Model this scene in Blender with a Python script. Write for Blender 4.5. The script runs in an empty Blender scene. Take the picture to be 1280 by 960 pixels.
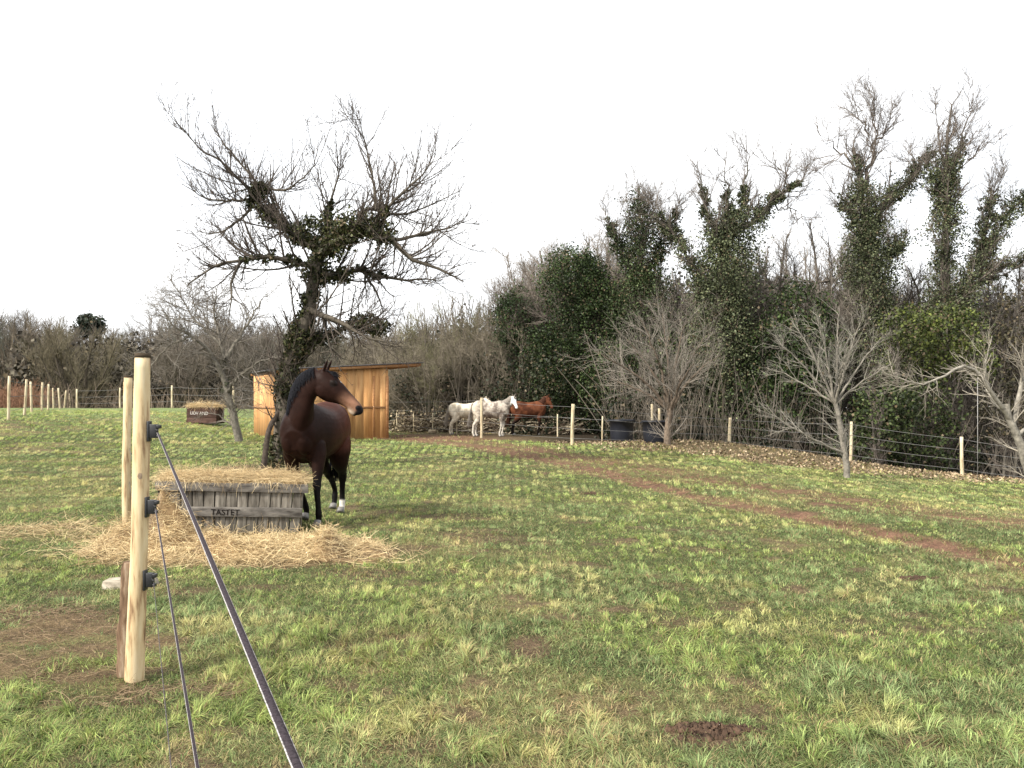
import bpy, math, random
import numpy as np
from mathutils import Vector, Matrix

SC = bpy.context.scene
COL = SC.collection
rng = np.random.default_rng(7)
random.seed(7)
F = 1035.0
HZ = 500.0
CZ = 1.6

def W(px, py, Y):
    return np.array([(px - 640.0) / F * Y, Y, CZ - (py - HZ) / F * Y])

# ------------------------------------------------------------------ noise
def _hash(ix, iy, seed):
    h = (ix.astype(np.int64) * 374761393 + iy.astype(np.int64) * 668265263 + seed * 974634777) & 0xffffffff
    h = ((h ^ (h >> 13)) * 1274126177) & 0xffffffff
    h = h ^ (h >> 16)
    return (h & 0xffff) / 65535.0

def vnoise(x, y, seed=0):
    x = np.asarray(x, float); y = np.asarray(y, float)
    ix = np.floor(x); iy = np.floor(y)
    fx = x - ix; fy = y - iy
    fx = fx * fx * (3 - 2 * fx); fy = fy * fy * (3 - 2 * fy)
    a = _hash(ix, iy, seed); b = _hash(ix + 1, iy, seed)
    c = _hash(ix, iy + 1, seed); d = _hash(ix + 1, iy + 1, seed)
    return (a * (1 - fx) + b * fx) * (1 - fy) + (c * (1 - fx) + d * fx) * fy

def fbm(x, y, seed=0, oct=4):
    s = 0; a = .5; t = 0
    for o in range(oct):
        s = s + a * vnoise(x * 2 ** o + 13.7 * o, y * 2 ** o - 7.1 * o, seed + o)
        t += a; a *= .55
    return s / t

def sstep(a, b, v):
    t = np.clip((v - a) / (b - a), 0, 1)
    return t * t * (3 - 2 * t)

# ------------------------------------------------------------------ scene helpers
def link(o, parent=None):
    COL.objects.link(o)
    if parent is not None:
        o.parent = parent
    return o

def tag(o, label=None, cat=None, group=None, kind=None):
    if label: o['label'] = label
    if cat: o['category'] = cat
    if group: o['group'] = group
    if kind: o['kind'] = kind
    return o

def empty(name, loc=(0, 0, 0), label=None, cat=None, group=None):
    o = bpy.data.objects.new(name, None)
    o.empty_display_size = .2
    COL.objects.link(o)
    o.location = Vector([float(v) for v in loc])
    return tag(o, label, cat, group)

def mesh_obj(name, verts, quads=None, tris=None, mat=None, parent=None, col=None, smooth=True, attrs=None):
    verts = np.asarray(verts, np.float32).reshape(-1, 3)
    if parent is not None and any(abs(v) > 1e-9 for v in parent_off(parent)):
        verts = verts - np.array(parent_off(parent), np.float32)
    me = bpy.data.meshes.new(name)
    q = np.zeros((0, 4), np.int32) if quads is None else np.asarray(quads, np.int32).reshape(-1, 4)
    t = np.zeros((0, 3), np.int32) if tris is None else np.asarray(tris, np.int32).reshape(-1, 3)
    me.vertices.add(len(verts)); me.vertices.foreach_set('co', verts.ravel())
    nl = len(q) * 4 + len(t) * 3
    me.loops.add(nl)
    me.loops.foreach_set('vertex_index', np.concatenate([q.ravel(), t.ravel()]).astype(np.int32))
    me.polygons.add(len(q) + len(t))
    ls = np.concatenate([np.arange(len(q)) * 4, len(q) * 4 + np.arange(len(t)) * 3]).astype(np.int32)
    me.polygons.foreach_set('loop_start', ls)
    me.update(calc_edges=True)
    if smooth:
        me.polygons.foreach_set('use_smooth', np.ones(len(q) + len(t), bool))
    if col is not None:
        c = np.asarray(col, np.float32)
        if c.shape[1] == 3:
            c = np.concatenate([c, np.ones((len(c), 1), np.float32)], 1)
        a = me.color_attributes.new('Col', 'FLOAT_COLOR', 'POINT')
        a.data.foreach_set('color', c.ravel())
    if attrs:
        for k, v in attrs.items():
            a = me.attributes.new(k, 'FLOAT', 'POINT')
            a.data.foreach_set('value', np.asarray(v, np.float32))
    if mat: me.materials.append(mat)
    o = bpy.data.objects.new(name, me)
    return link(o, parent)

def parent_off(p):
    x = [0, 0, 0]
    while p is not None:
        for i in range(3): x[i] += p.location[i]
        p = p.parent
    return x

class MB:
    """collects quads/tris of boxes and lofts"""
    def __init__(s): s.v = []; s.q = []; s.t = []; s.n = 0; s.c = []
    def add(s, v, q=None, t=None, c=None):
        v = np.asarray(v, float).reshape(-1, 3)
        s.v.append(v)
        if q is not None and len(q): s.q.append(np.asarray(q) + s.n)
        if t is not None and len(t): s.t.append(np.asarray(t) + s.n)
        s.c.append(np.tile(np.array(c if c is not None else (1, 1, 1), float), (len(v), 1)))
        s.n += len(v)
    def box(s, o, ax, ay, az, c=None, jit=0.0):
        """box from origin corner o along vectors ax, ay, az"""
        o = np.array(o, float); ax, ay, az = map(lambda a: np.array(a, float), (ax, ay, az))
        v = [o, o + ax, o + ax + ay, o + ay, o + az, o + ax + az, o + ax + ay + az, o + ay + az]
        v = np.array(v)
        if jit: v = v + rng.normal(0, jit, v.shape)
        s.add(v, [[0, 3, 2, 1], [4, 5, 6, 7], [0, 1, 5, 4], [1, 2, 6, 5], [2, 3, 7, 6], [3, 0, 4, 7]], c=c)
    def tube(s, P, R, sides=8, c=None, R2=None, side=None, caps=True):
        """loft along P with radius R (in plane) and R2 (sideways)"""
        P = np.asarray(P, float); K = len(P)
        R = np.broadcast_to(np.asarray(R, float), (K,)); R2 = R if R2 is None else np.broadcast_to(np.asarray(R2, float), (K,))
        T = np.gradient(P, axis=0); T /= np.linalg.norm(T, axis=1)[:, None] + 1e-9
        if side is None:
            m = T.mean(0); side = np.cross(m, (0.31, .17, .9) if abs(m[2]) < .8 * np.linalg.norm(m) else (1, .1, .2))
        side = np.broadcast_to(np.array(side, float), (K, 3))
        S = side - T * (T * side).sum(1)[:, None]; S /= np.linalg.norm(S, axis=1)[:, None] + 1e-9
        U = np.cross(T, S)
        a = np.linspace(0, 2 * np.pi, sides, endpoint=False)
        V = P[:, None] + S[:, None] * (np.cos(a)[None, :, None] * R2[:, None, None]) + U[:, None] * (np.sin(a)[None, :, None] * R[:, None, None])
        i = np.arange(K - 1)[:, None] * sides; j = np.arange(sides)[None]
        q = np.stack([i + j, i + (j + 1) % sides, i + sides + (j + 1) % sides, i + sides + j], -1).reshape(-1, 4)
        v = V.reshape(-1, 3); t = []
        if caps:
            v = np.concatenate([v, P[:1], P[-1:]])
            n0 = K * sides
            for k in range(sides):
                t.append([n0, (k + 1) % sides, k])
                t.append([n0 + 1, (K - 1) * sides + k, (K - 1) * sides + (k + 1) % sides])
        s.add(v, q, t, c)
    def build(s, name, mat, parent=None, smooth=False, bevel=0):
        v = np.concatenate(s.v); q = np.concatenate(s.q) if s.q else None; t = np.concatenate(s.t) if s.t else None
        o = mesh_obj(name, v, q, t, mat, parent, np.concatenate(s.c), smooth)
        if bevel:
            m = o.modifiers.new('bevel', 'BEVEL'); m.width = bevel; m.segments = 2; m.limit_method = 'ANGLE'
        return o

# ------------------------------------------------------------------ materials
def nmat(name):
    m = bpy.data.materials.new(name); m.use_nodes = True
    nt = m.node_tree
    return m, nt, nt.nodes['Principled BSDF']

def vc_mat(name, rough=.8, spec=.3, nscale=0, namt=.3, bump=0, transl=0):
    """albedo from the colour attribute, broken up by a noise"""
    m, nt, b = nmat(name)
    a = nt.nodes.new('ShaderNodeVertexColor'); a.layer_name = 'Col'
    out = a.outputs[0]
    b.inputs['Roughness'].default_value = rough
    b.inputs['Specular IOR Level'].default_value = spec
    if nscale:
        tc = nt.nodes.new('ShaderNodeTexCoord')
        n = nt.nodes.new('ShaderNodeTexNoise'); n.inputs['Scale'].default_value = nscale; n.inputs['Detail'].default_value = 6
        n.inputs['Roughness'].default_value = .65
        nt.links.new(tc.outputs['Object'], n.inputs['Vector'])
        mr = nt.nodes.new('ShaderNodeMapRange'); mr.inputs['From Min'].default_value = .3; mr.inputs['From Max'].default_value = .7
        mr.inputs['To Min'].default_value = 1 - namt; mr.inputs['To Max'].default_value = 1 + namt
        nt.links.new(n.outputs['Fac'], mr.inputs['Value'])
        mx = nt.nodes.new('ShaderNodeVectorMath'); mx.operation = 'SCALE'
        nt.links.new(out, mx.inputs[0]); nt.links.new(mr.outputs[0], mx.inputs['Scale'])
        out = mx.outputs[0]
        if bump:
            bp = nt.nodes.new('ShaderNodeBump'); bp.inputs['Strength'].default_value = bump; bp.inputs['Distance'].default_value = .02
            nt.links.new(n.outputs['Fac'], bp.inputs['Height']); nt.links.new(bp.outputs[0], b.inputs['Normal'])
    nt.links.new(out, b.inputs['Base Color'])
    if transl:
        t = nt.nodes.new('ShaderNodeBsdfTranslucent'); nt.links.new(out, t.inputs['Color'])
        mix = nt.nodes.new('ShaderNodeMixShader'); mix.inputs[0].default_value = transl
        nt.links.new(b.outputs[0], mix.inputs[1]); nt.links.new(t.outputs[0], mix.inputs[2])
        nt.links.new(mix.outputs[0], nt.nodes['Material Output'].inputs[0])
    return m

def ramp_mat(name, stops, scale=(4, 4, 4), rough=.8, spec=.3, detail=8, bump=.3, bdist=.01, wave=None, nrough=.6, coord='Object', vcol=False):
    """noise through a colour ramp; scale stretches it (grain, bark)"""
    m, nt, b = nmat(name)
    tc = nt.nodes.new('ShaderNodeTexCoord'); mp = nt.nodes.new('ShaderNodeMapping'); mp.inputs['Scale'].default_value = scale
    nt.links.new(tc.outputs[coord], mp.inputs[0])
    n = nt.nodes.new('ShaderNodeTexNoise'); n.inputs['Scale'].default_value = 1; n.inputs['Detail'].default_value = detail
    n.inputs['Roughness'].default_value = nrough
    nt.links.new(mp.outputs[0], n.inputs['Vector'])
    r = nt.nodes.new('ShaderNodeValToRGB'); cr = r.color_ramp
    cr.elements[0].position = stops[0][0]; cr.elements[0].color = (*stops[0][1], 1)
    cr.elements[1].position = stops[-1][0]; cr.elements[1].color = (*stops[-1][1], 1)
    for p, c in stops[1:-1]:
        e = cr.elements.new(p); e.color = (*c, 1)
    nt.links.new(n.outputs['Fac'], r.inputs[0])
    out = r.outputs[0]
    if vcol:
        a = nt.nodes.new('ShaderNodeVertexColor'); a.layer_name = 'Col'
        mx = nt.nodes.new('ShaderNodeVectorMath'); mx.operation = 'MULTIPLY'
        nt.links.new(out, mx.inputs[0]); nt.links.new(a.outputs[0], mx.inputs[1]); out = mx.outputs[0]
    nt.links.new(out, b.inputs['Base Color'])
    b.inputs['Roughness'].default_value = rough; b.inputs['Specular IOR Level'].default_value = spec
    if bump:
        bp = nt.nodes.new('ShaderNodeBump'); bp.inputs['Strength'].default_value = bump; bp.inputs['Distance'].default_value = bdist
        nt.links.new(n.outputs['Fac'], bp.inputs['Height']); nt.links.new(bp.outputs[0], b.inputs['Normal'])
    return m

def plain(name, c, rough=.6, spec=.4):
    m, nt, b = nmat(name)
    b.inputs['Base Color'].default_value = (*c, 1); b.inputs['Roughness'].default_value = rough
    b.inputs['Specular IOR Level'].default_value = spec
    return m

M_leaf = vc_mat('ivy leaf', .55, .22, transl=.15)
M_grass = vc_mat('grass blade', .6, .25, transl=.3)
M_straw = vc_mat('straw stem', .6, .3)
M_bark = vc_mat('bark', .9, .2, nscale=9, namt=.55, bump=.6)
M_twig = vc_mat('twig', .85, .2)
M_postwood = ramp_mat('peeled chestnut', [(.33, (.13, .07, .035)), (.40, (.33, .22, .12)), (.47, (.50, .375, .215)), (.58, (.565, .45, .275)), (.75, (.63, .53, .36))], (24, 24, 3.2), .7, .25, bump=.25, bdist=.006)
M_postfar = ramp_mat('pale peeled post', [(.3, (.27, .20, .12)), (.5, (.50, .42, .28)), (.75, (.60, .53, .39))], (10, 10, 2), .8, .2)
M_cut = plain('dark weathered cut', (.06, .045, .03), .9, .1)
M_barkslab = ramp_mat('old bark slab', [(.3, (.05, .03, .02)), (.5, (.17, .11, .07)), (.7, (.33, .26, .19))], (25, 25, 5), .95, .1, bump=.8, bdist=.01)
M_blackplastic = plain('black plastic', (.012, .012, .014), .4, .5)
M_tub = ramp_mat('black rubber tub', [(.3, (.008, .009, .014)), (.7, (.016, .018, .026))], (3, 3, 3), .45, .4, bump=.1)
M_wire = plain('fence wire', (.32, .31, .30), .5, .5)
M_wiremid = plain('grey fence wire', (.16, .155, .15), .5, .5)
M_wiredark = plain('dark fence wire', (.05, .05, .05), .6, .4)
M_crate = ramp_mat('grey weathered plank', [(.28, (.035, .028, .022)), (.45, (.13, .115, .095)), (.62, (.24, .215, .18)), (.8, (.36, .33, .28))], (22, 22, 3), .9, .15, bump=.7, bdist=.008, vcol=True)
M_cratebatten = ramp_mat('grey weathered batten', [(.28, (.04, .034, .03)), (.45, (.12, .108, .095)), (.65, (.21, .19, .165)), (.8, (.31, .28, .24))], (3, 22, 22), .9, .15, bump=.7, bdist=.008, vcol=True)
M_cratedark = ramp_mat('brown weathered plank', [(.3, (.03, .018, .014)), (.7, (.11, .075, .06))], (3, 12, 12), .9, .15, vcol=True)
M_shed = ramp_mat('fresh orange timber', [(.3, (.40, .195, .075)), (.48, (.56, .305, .125)), (.7, (.63, .375, .165))], (9, 9, .9), .7, .25, bump=.15, vcol=True)
M_shedtrim = ramp_mat('orange timber batten', [(.3, (.24, .11, .045)), (.6, (.36, .19, .085))], (2, 2, 12), .7, .25, vcol=True)
M_roof = ramp_mat('dark roofing sheet', [(.3, (.05, .048, .05)), (.7, (.13, .12, .12))], (3, 3, 3), .6, .4)
M_paintdark = plain('black stencil paint', (.018, .015, .013), .9, .1)
M_paintwhite = plain('white stencil paint', (.42, .40, .38), .9, .1)
M_stone = ramp_mat('pale stone', [(.3, (.12, .10, .07)), (.6, (.32, .28, .22)), (.8, (.44, .40, .33))], (14, 14, 14), .9, .2, bump=.8, bdist=.01)
M_log = ramp_mat('split log', [(.3, (.18, .13, .08)), (.6, (.45, .37, .25)), (.8, (.6, .52, .4))], (6, 6, 6), .9, .2, vcol=True)
M_dung = ramp_mat('dark dung', [(.3, (.03, .019, .013)), (.7, (.115, .07, .045))], (18, 18, 18), .9, .2, bump=1, bdist=.02)
M_coat = vc_mat('horse coat', .48, .05, nscale=9, namt=.25)
_nt = M_coat.node_tree; _b = _nt.nodes['Principled BSDF']; _tc = _nt.nodes.new('ShaderNodeTexCoord'); prev = None
for sc_, st_, ds_ in ((5, .35, .03), (60, .3, .004)):
    _n = _nt.nodes.new('ShaderNodeTexNoise'); _n.inputs['Scale'].default_value = sc_; _n.inputs['Detail'].default_value = 4; _nt.links.new(_tc.outputs['Object'], _n.inputs['Vector'])
    _bp = _nt.nodes.new('ShaderNodeBump'); _bp.inputs['Strength'].default_value = st_; _bp.inputs['Distance'].default_value = ds_; _nt.links.new(_n.outputs['Fac'], _bp.inputs['Height'])
    if prev: _nt.links.new(prev.outputs[0], _bp.inputs['Normal'])
    prev = _bp
_nt.links.new(prev.outputs[0], _b.inputs['Normal'])
M_hair = vc_mat('horse hair', .6, .08)
M_eye = plain('dark eye', (.006, .004, .004), .3, .3)
M_hoof = plain('hoof horn', (.16, .15, .14), .5, .4)

# ------------------------------------------------------------------ terrain
FENCE_LINE = np.array([(-6.5, 43), (-4.5, 40.0), (-1.25, 34.7), (2.15, 29.6), (8.1, 31), (11.4, 28.6), (14.7, 27), (19, 25.2), (40, 18.0)])

def fence_dist(x, y):
    """signed: positive beyond the wood-side fence"""
    xs = FENCE_LINE[:, 0]; ys = FENCE_LINE[:, 1]
    return y - np.interp(x, xs, ys)

def H(x, y):
    x = np.asarray(x, float); y = np.asarray(y, float)
    z = -.073 * np.maximum(0, x - 3) * sstep(3, 9, x) * sstep(4, 20, y)
    z = np.maximum(z, -2.5)
    z = z + 1.0 * sstep(-8, -22, x) * sstep(14, 34, y)
    z = z - .045 * np.maximum(0, y - 62) * sstep(5, -10, x)
    fd = fence_dist(x, y)
    z = z - 2.2 * sstep(.8, 7, fd) * sstep(4.5, 9, x)
    z = z + .35 * np.exp(-((x - 8.2) / 3.4) ** 2 - ((y - 29.5) / 2.5) ** 2)
    z = z + .06 * (fbm(x * .35, y * .35, 3, 3) - .5) + .03 * (fbm(x * 1.7, y * 1.7, 5, 3) - .5)
    # ruts
    for pl, w in ((RUT1, .26), (RUT2, .3)):
        d = pl_dist(x, y, pl)
        z = z - .05 * np.exp(-(d / w) ** 2)
    # far wooded rise on the left
    z = z + 9 * sstep(115, 180, y) * sstep(20, -25, x)
    return z

RUT1 = np.array([(-7, 36.5), (-4.67, 34.5), (-1.1, 28.5), (1.23, 21.2), (2.98, 14.2), (3.97, 11.4), (4.76, 8.95), (5.2, 7.6), (5.6, 5)])
RUT2 = np.array([(-5, 37), (-2.67, 34.5), (.27, 27.6), (2.4, 21), (3.85, 16.8), (5.3, 13.6), (6.4, 11.9), (7.4, 11.2), (10, 9)])

def pl_dist(x, y, pl):
    d = np.full(np.shape(x), 1e9)
    for a, b in zip(pl[:-1], pl[1:]):
        ab = b - a; L = ab @ ab
        t = np.clip(((x - a[0]) * ab[0] + (y - a[1]) * ab[1]) / L, 0, 1)
        d = np.minimum(d, np.hypot(x - a[0] - t * ab[0], y - a[1] - t * ab[1]))
    return d

def ell(x, y, cx, cy, rx, ry, rot=0):
    c, s = math.cos(rot), math.sin(rot)
    u = (x - cx) * c + (y - cy) * s; v = -(x - cx) * s + (y - cy) * c
    return np.sqrt((u / rx) ** 2 + (v / ry) ** 2)

_br = np.random.default_rng(21)
def blob_set(n, x0, x1, y0, y1, r0, r1, asp=(.45, .9)):
    return [(_br.uniform(x0, x1), _br.uniform(y0, y1), r * 1.2, r * _br.uniform(*asp), _br.uniform(-.5, .5)) for r in _br.uniform(r0, r1, n)]
BARE = blob_set(26, -5.4, -2.75, 4.55, 6.3, .12, .42) + blob_set(5, -2.5, -1.9, 4.4, 4.9, .08, .18) + blob_set(22, -2.2, -.2, 7.6, 11.5, .15, .45)
SPOTS = [(a, b, r * (1 + b * .05), r * .55 * (1 + b * .05), c) for a, b, r, c in [(_br.uniform(-.6, .62) * yy, yy, _br.uniform(.05, .22), _br.uniform(-.6, .6)) for yy in 3.2 + 22 * _br.random(150) ** 1.5]]
def blobs_val(x, y, bl, nz):
    d = np.full(np.shape(x), 9.0)
    for cx, cy, rx, ry, ro in bl:
        k = (np.abs(x - cx) < 2.2 * rx + .1) & (np.abs(y - cy) < 2.2 * rx + .1)
        if k.any(): d[k] = np.minimum(d[k], ell(x[k], y[k], cx, cy, rx, ry, ro))
    return 1 - sstep(.5, 1.35, d + (nz - .5) * 1.6)

def masks(x, y):
    """soil, straw, dry, litter in 0..1"""
    n1 = fbm(x * 1.6, y * 1.6, 11, 4); n2 = fbm(x * .55, y * .55, 21, 4); n3 = fbm(x * 4.5, y * 4.5, 31, 3)
    soil = sstep(.57, .70, .5 * n1 + .3 * n3 + .2 * fbm(x * .4, y * .4, 14, 2)) * .9
    soil = np.maximum(soil, blobs_val(x, y, BARE, .5 * n1 + .5 * n3) * .85)
    soil = np.maximum(soil, blobs_val(x, y, SPOTS, .4 * n1 + .6 * n3) * .8)
    soil = np.maximum(soil, (1 - sstep(.5, 1.1, ell(x, y, .12, 5.3, .16, .28) + (n1 - .5))) * 1)
    soil = np.maximum(soil, (1 - sstep(.5, 1.1, ell(x, y, .9, 3.95, .3, .18) + (n1 - .5))) * 1)
    soil = np.maximum(soil, (1 - sstep(.6, 1.2, ell(x, y, -5.5, 18.5, 1.6, 2.5) + (n1 - .5))) * .9)
    w1 = .30 + .30 * n2 + .40 * sstep(15, 28, y); w2 = .38 + .40 * n2 + .40 * sstep(15, 28, y)
    r1 = 1 - sstep(.45, 1.25, pl_dist(x, y, RUT1) / w1 + (n3 - .5) * .9 + (n1 - .5) * 1.2)
    r2 = 1 - sstep(.45, 1.25, pl_dist(x, y, RUT2) / w2 + (n3 - .5) * .9 + (n1 - .5) * 1.3)
    track = np.maximum(r1 * (.72 + .28 * sstep(.36, .52, n3)), r2 * .9 * (.4 + .6 * sstep(.38, .54, .5 * n3 + .5 * n1)))
    track = np.maximum(track, .55 * (1 - sstep(.7, 1.2, pl_dist(x, y, RUT2) / 1.0 + (n1 - .5) * 1.2)))
    track = np.maximum(track, (1 - sstep(.7, 1.15, ell(x, y, -2.6, 35.8, 4.2, 3.4) + (n1 - .5) * .6)))
    straw = (1 - sstep(.70, 1.15, ell(x, y, -2.6, 8.8, 1.5, .85, -.12) + (n1 - .5) * 2.0 + (n3 - .5) * .8))
    straw = np.maximum(straw, (1 - sstep(.4, 1.15, ell(x, y, -5.9, 9.9, 2.0, .95, .1) + (n1 - .5) * 2.4 + (n3 - .5) * 1.2)) * .40)
    straw = np.maximum(straw, (1 - sstep(.6, 1.15, ell(x, y, -14.3, 38.3, 3.2, .8, -.2) + (n1 - .5) * .8)) * .7)
    straw = np.maximum(straw, .35 * (1 - sstep(.6, 1.1, ell(x, y, -3.2, 5.2, 1.3, .8) + (n1 - .5) * 1.5)))
    dry = sstep(.50, .66, .6 * n2 + .4 * n1)
    litter = 1 - sstep(.6, 1.15, ell(x, y, 9.5, 27.6, 7.5, 3.6, -.25) + (n1 - .5) * .8)
    litter = np.maximum(litter, sstep(-.3, .6, fence_dist(x, y)) * sstep(-2, 2, x + 2))
    litter = np.maximum(litter, sstep(0, 2, fence_dist(x, y) + 3) * sstep(-9, -5, x) * sstep(36, 38, y) * sstep(8, 4, x))
    return soil, track, straw, dry, litter, n1, n2, n3

def build_ground():
    ys = [-6.0]
    while ys[-1] < 330:
        y = ys[-1]
        ys.append(y + (.07 if y < 12 else .07 + (y - 12) * .011))
    ys = np.array(ys)
    # x from an angular-ish spacing that widens outwards
    u = np.linspace(-1, 1, 560)
    xs = 14 * u + 200 * np.sign(u) * np.abs(u) ** 5
    X, Y = np.meshgrid(xs, ys)
    x = X.ravel(); y = Y.ravel()
    soil, track, straw, dry, litter, n1, n2, n3 = masks(x, y)
    z = H(x, y) + .045 * straw * (y < 14) + .03 * (n3 - .5) * (y < 30)
    ny, nx = X.shape
    i = (np.arange(ny - 1)[:, None] * nx + np.arange(nx - 1)[None]).ravel()
    q = np.stack([i, i + 1, i + nx + 1, i + nx], 1)
    g = np.array([.056, .066, .024]); g2 = np.array([.14, .125, .055])
    col = g[None] + (g2 - g)[None] * (dry * .8 + .35 * (n3 - .3))[:, None]
    mot = fbm(x * 9, y * 9, 57, 3)
    col = col * (.35 + .7 * n1 + .5 * mot)[:, None]
    far = sstep(22, 50, y)[:, None]
    col = col * (1 - far) + (np.array([.150, .185, .070])[None] * (.6 + .8 * n1)[:, None]) * far
    def mixc(c, m, k):
        return c * (1 - m[:, None]) + np.array(k)[None] * m[:, None]
    col = mixc(col, soil * .8, (.115, .072, .048))
    tcol = np.array([.155, .085, .056])[None] * (.55 + .9 * fbm(x * 5, y * 5, 47, 3))[:, None]
    col = col * (1 - track[:, None] * .92) + tcol * track[:, None] * .92
    col = mixc(col, litter * .85, (.115, .085, .05))
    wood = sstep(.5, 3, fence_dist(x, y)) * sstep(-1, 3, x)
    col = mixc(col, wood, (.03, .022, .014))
    col = col * (1 - straw * .8)[:, None] + (np.array([.27, .19, .095])[None] * (.4 + 1.2 * n3)[:, None]) * (straw * .8)[:, None]
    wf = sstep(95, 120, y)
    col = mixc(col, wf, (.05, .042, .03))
    m, nt, b = nmat('field ground'); b.inputs['Roughness'].default_value = .95; b.inputs['Specular IOR Level'].default_value = .1
    a = nt.nodes.new('ShaderNodeVertexColor'); a.layer_name = 'Col'; tc = nt.nodes.new('ShaderNodeTexCoord'); out = a.outputs[0]; hs = []
    for sc_, amt in ((7, .35), (38, .5), (130, .75)):
        nz = nt.nodes.new('ShaderNodeTexNoise'); nz.inputs['Scale'].default_value = sc_; nz.inputs['Detail'].default_value = 5; nz.inputs['Roughness'].default_value = .7
        nt.links.new(tc.outputs['Object'], nz.inputs['Vector'])
        mr = nt.nodes.new('ShaderNodeMapRange'); mr.inputs['From Min'].default_value = .32; mr.inputs['From Max'].default_value = .68; mr.inputs['To Min'].default_value = 1 - amt; mr.inputs['To Max'].default_value = 1 + amt
        nt.links.new(nz.outputs['Fac'], mr.inputs['Value']); vm = nt.nodes.new('ShaderNodeVectorMath'); vm.operation = 'SCALE'
        nt.links.new(out, vm.inputs[0]); nt.links.new(mr.outputs[0], vm.inputs['Scale']); out = vm.outputs[0]; hs.append(nz.outputs['Fac'])
    nt.links.new(out, b.inputs['Base Color'])
    b1 = nt.nodes.new('ShaderNodeBump'); b1.inputs['Strength'].default_value = .8; b1.inputs['Distance'].default_value = .05; nt.links.new(hs[0], b1.inputs['Height'])
    b2 = nt.nodes.new('ShaderNodeBump'); b2.inputs['Strength'].default_value = 1; b2.inputs['Distance'].default_value = .025; nt.links.new(hs[1], b2.inputs['Height']); nt.links.new(b1.outputs[0], b2.inputs['Normal'])
    nt.links.new(b2.outputs[0], b.inputs['Normal'])
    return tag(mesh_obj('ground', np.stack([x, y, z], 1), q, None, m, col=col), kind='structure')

# ------------------------------------------------------------------ grass
def blades(x, y, h, w, lean, az, col, zoff=0.0, curl=.5):
    """merged blades: base, mid, tip"""
    n = len(x)
    z = H(x, y) - .012 + zoff
    d = np.stack([np.cos(az), np.sin(az)], 1)                # lean direction
    s = np.stack([-np.sin(az + rng.uniform(-1.2, 1.2, n)), np.cos(az + rng.uniform(-1.2, 1.2, n))], 1)
    b = np.stack([x, y, z], 1)
    mid = b.copy(); mid[:, :2] += d * (h * lean * .35)[:, None]; mid[:, 2] += h * (1 - .25 * lean) * .6
    tip = b.copy(); tip[:, :2] += d * (h * lean)[:, None]; tip[:, 2] += h * np.maximum(.12, 1 - curl * lean * lean)
    S = np.zeros((n, 3)); S[:, :2] = s; S = S * w[:, None] * .5
    v = np.stack([b - S, b + S, mid - S * .8, mid + S * .8, tip], 1).reshape(-1, 3)
    k = np.arange(n)[:, None] * 5
    q = k + np.array([[0, 1, 3, 2]]); t = k + np.array([[2, 3, 4]])
    c = np.repeat(col, 5, 0)
    return v, q, t, c

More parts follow.
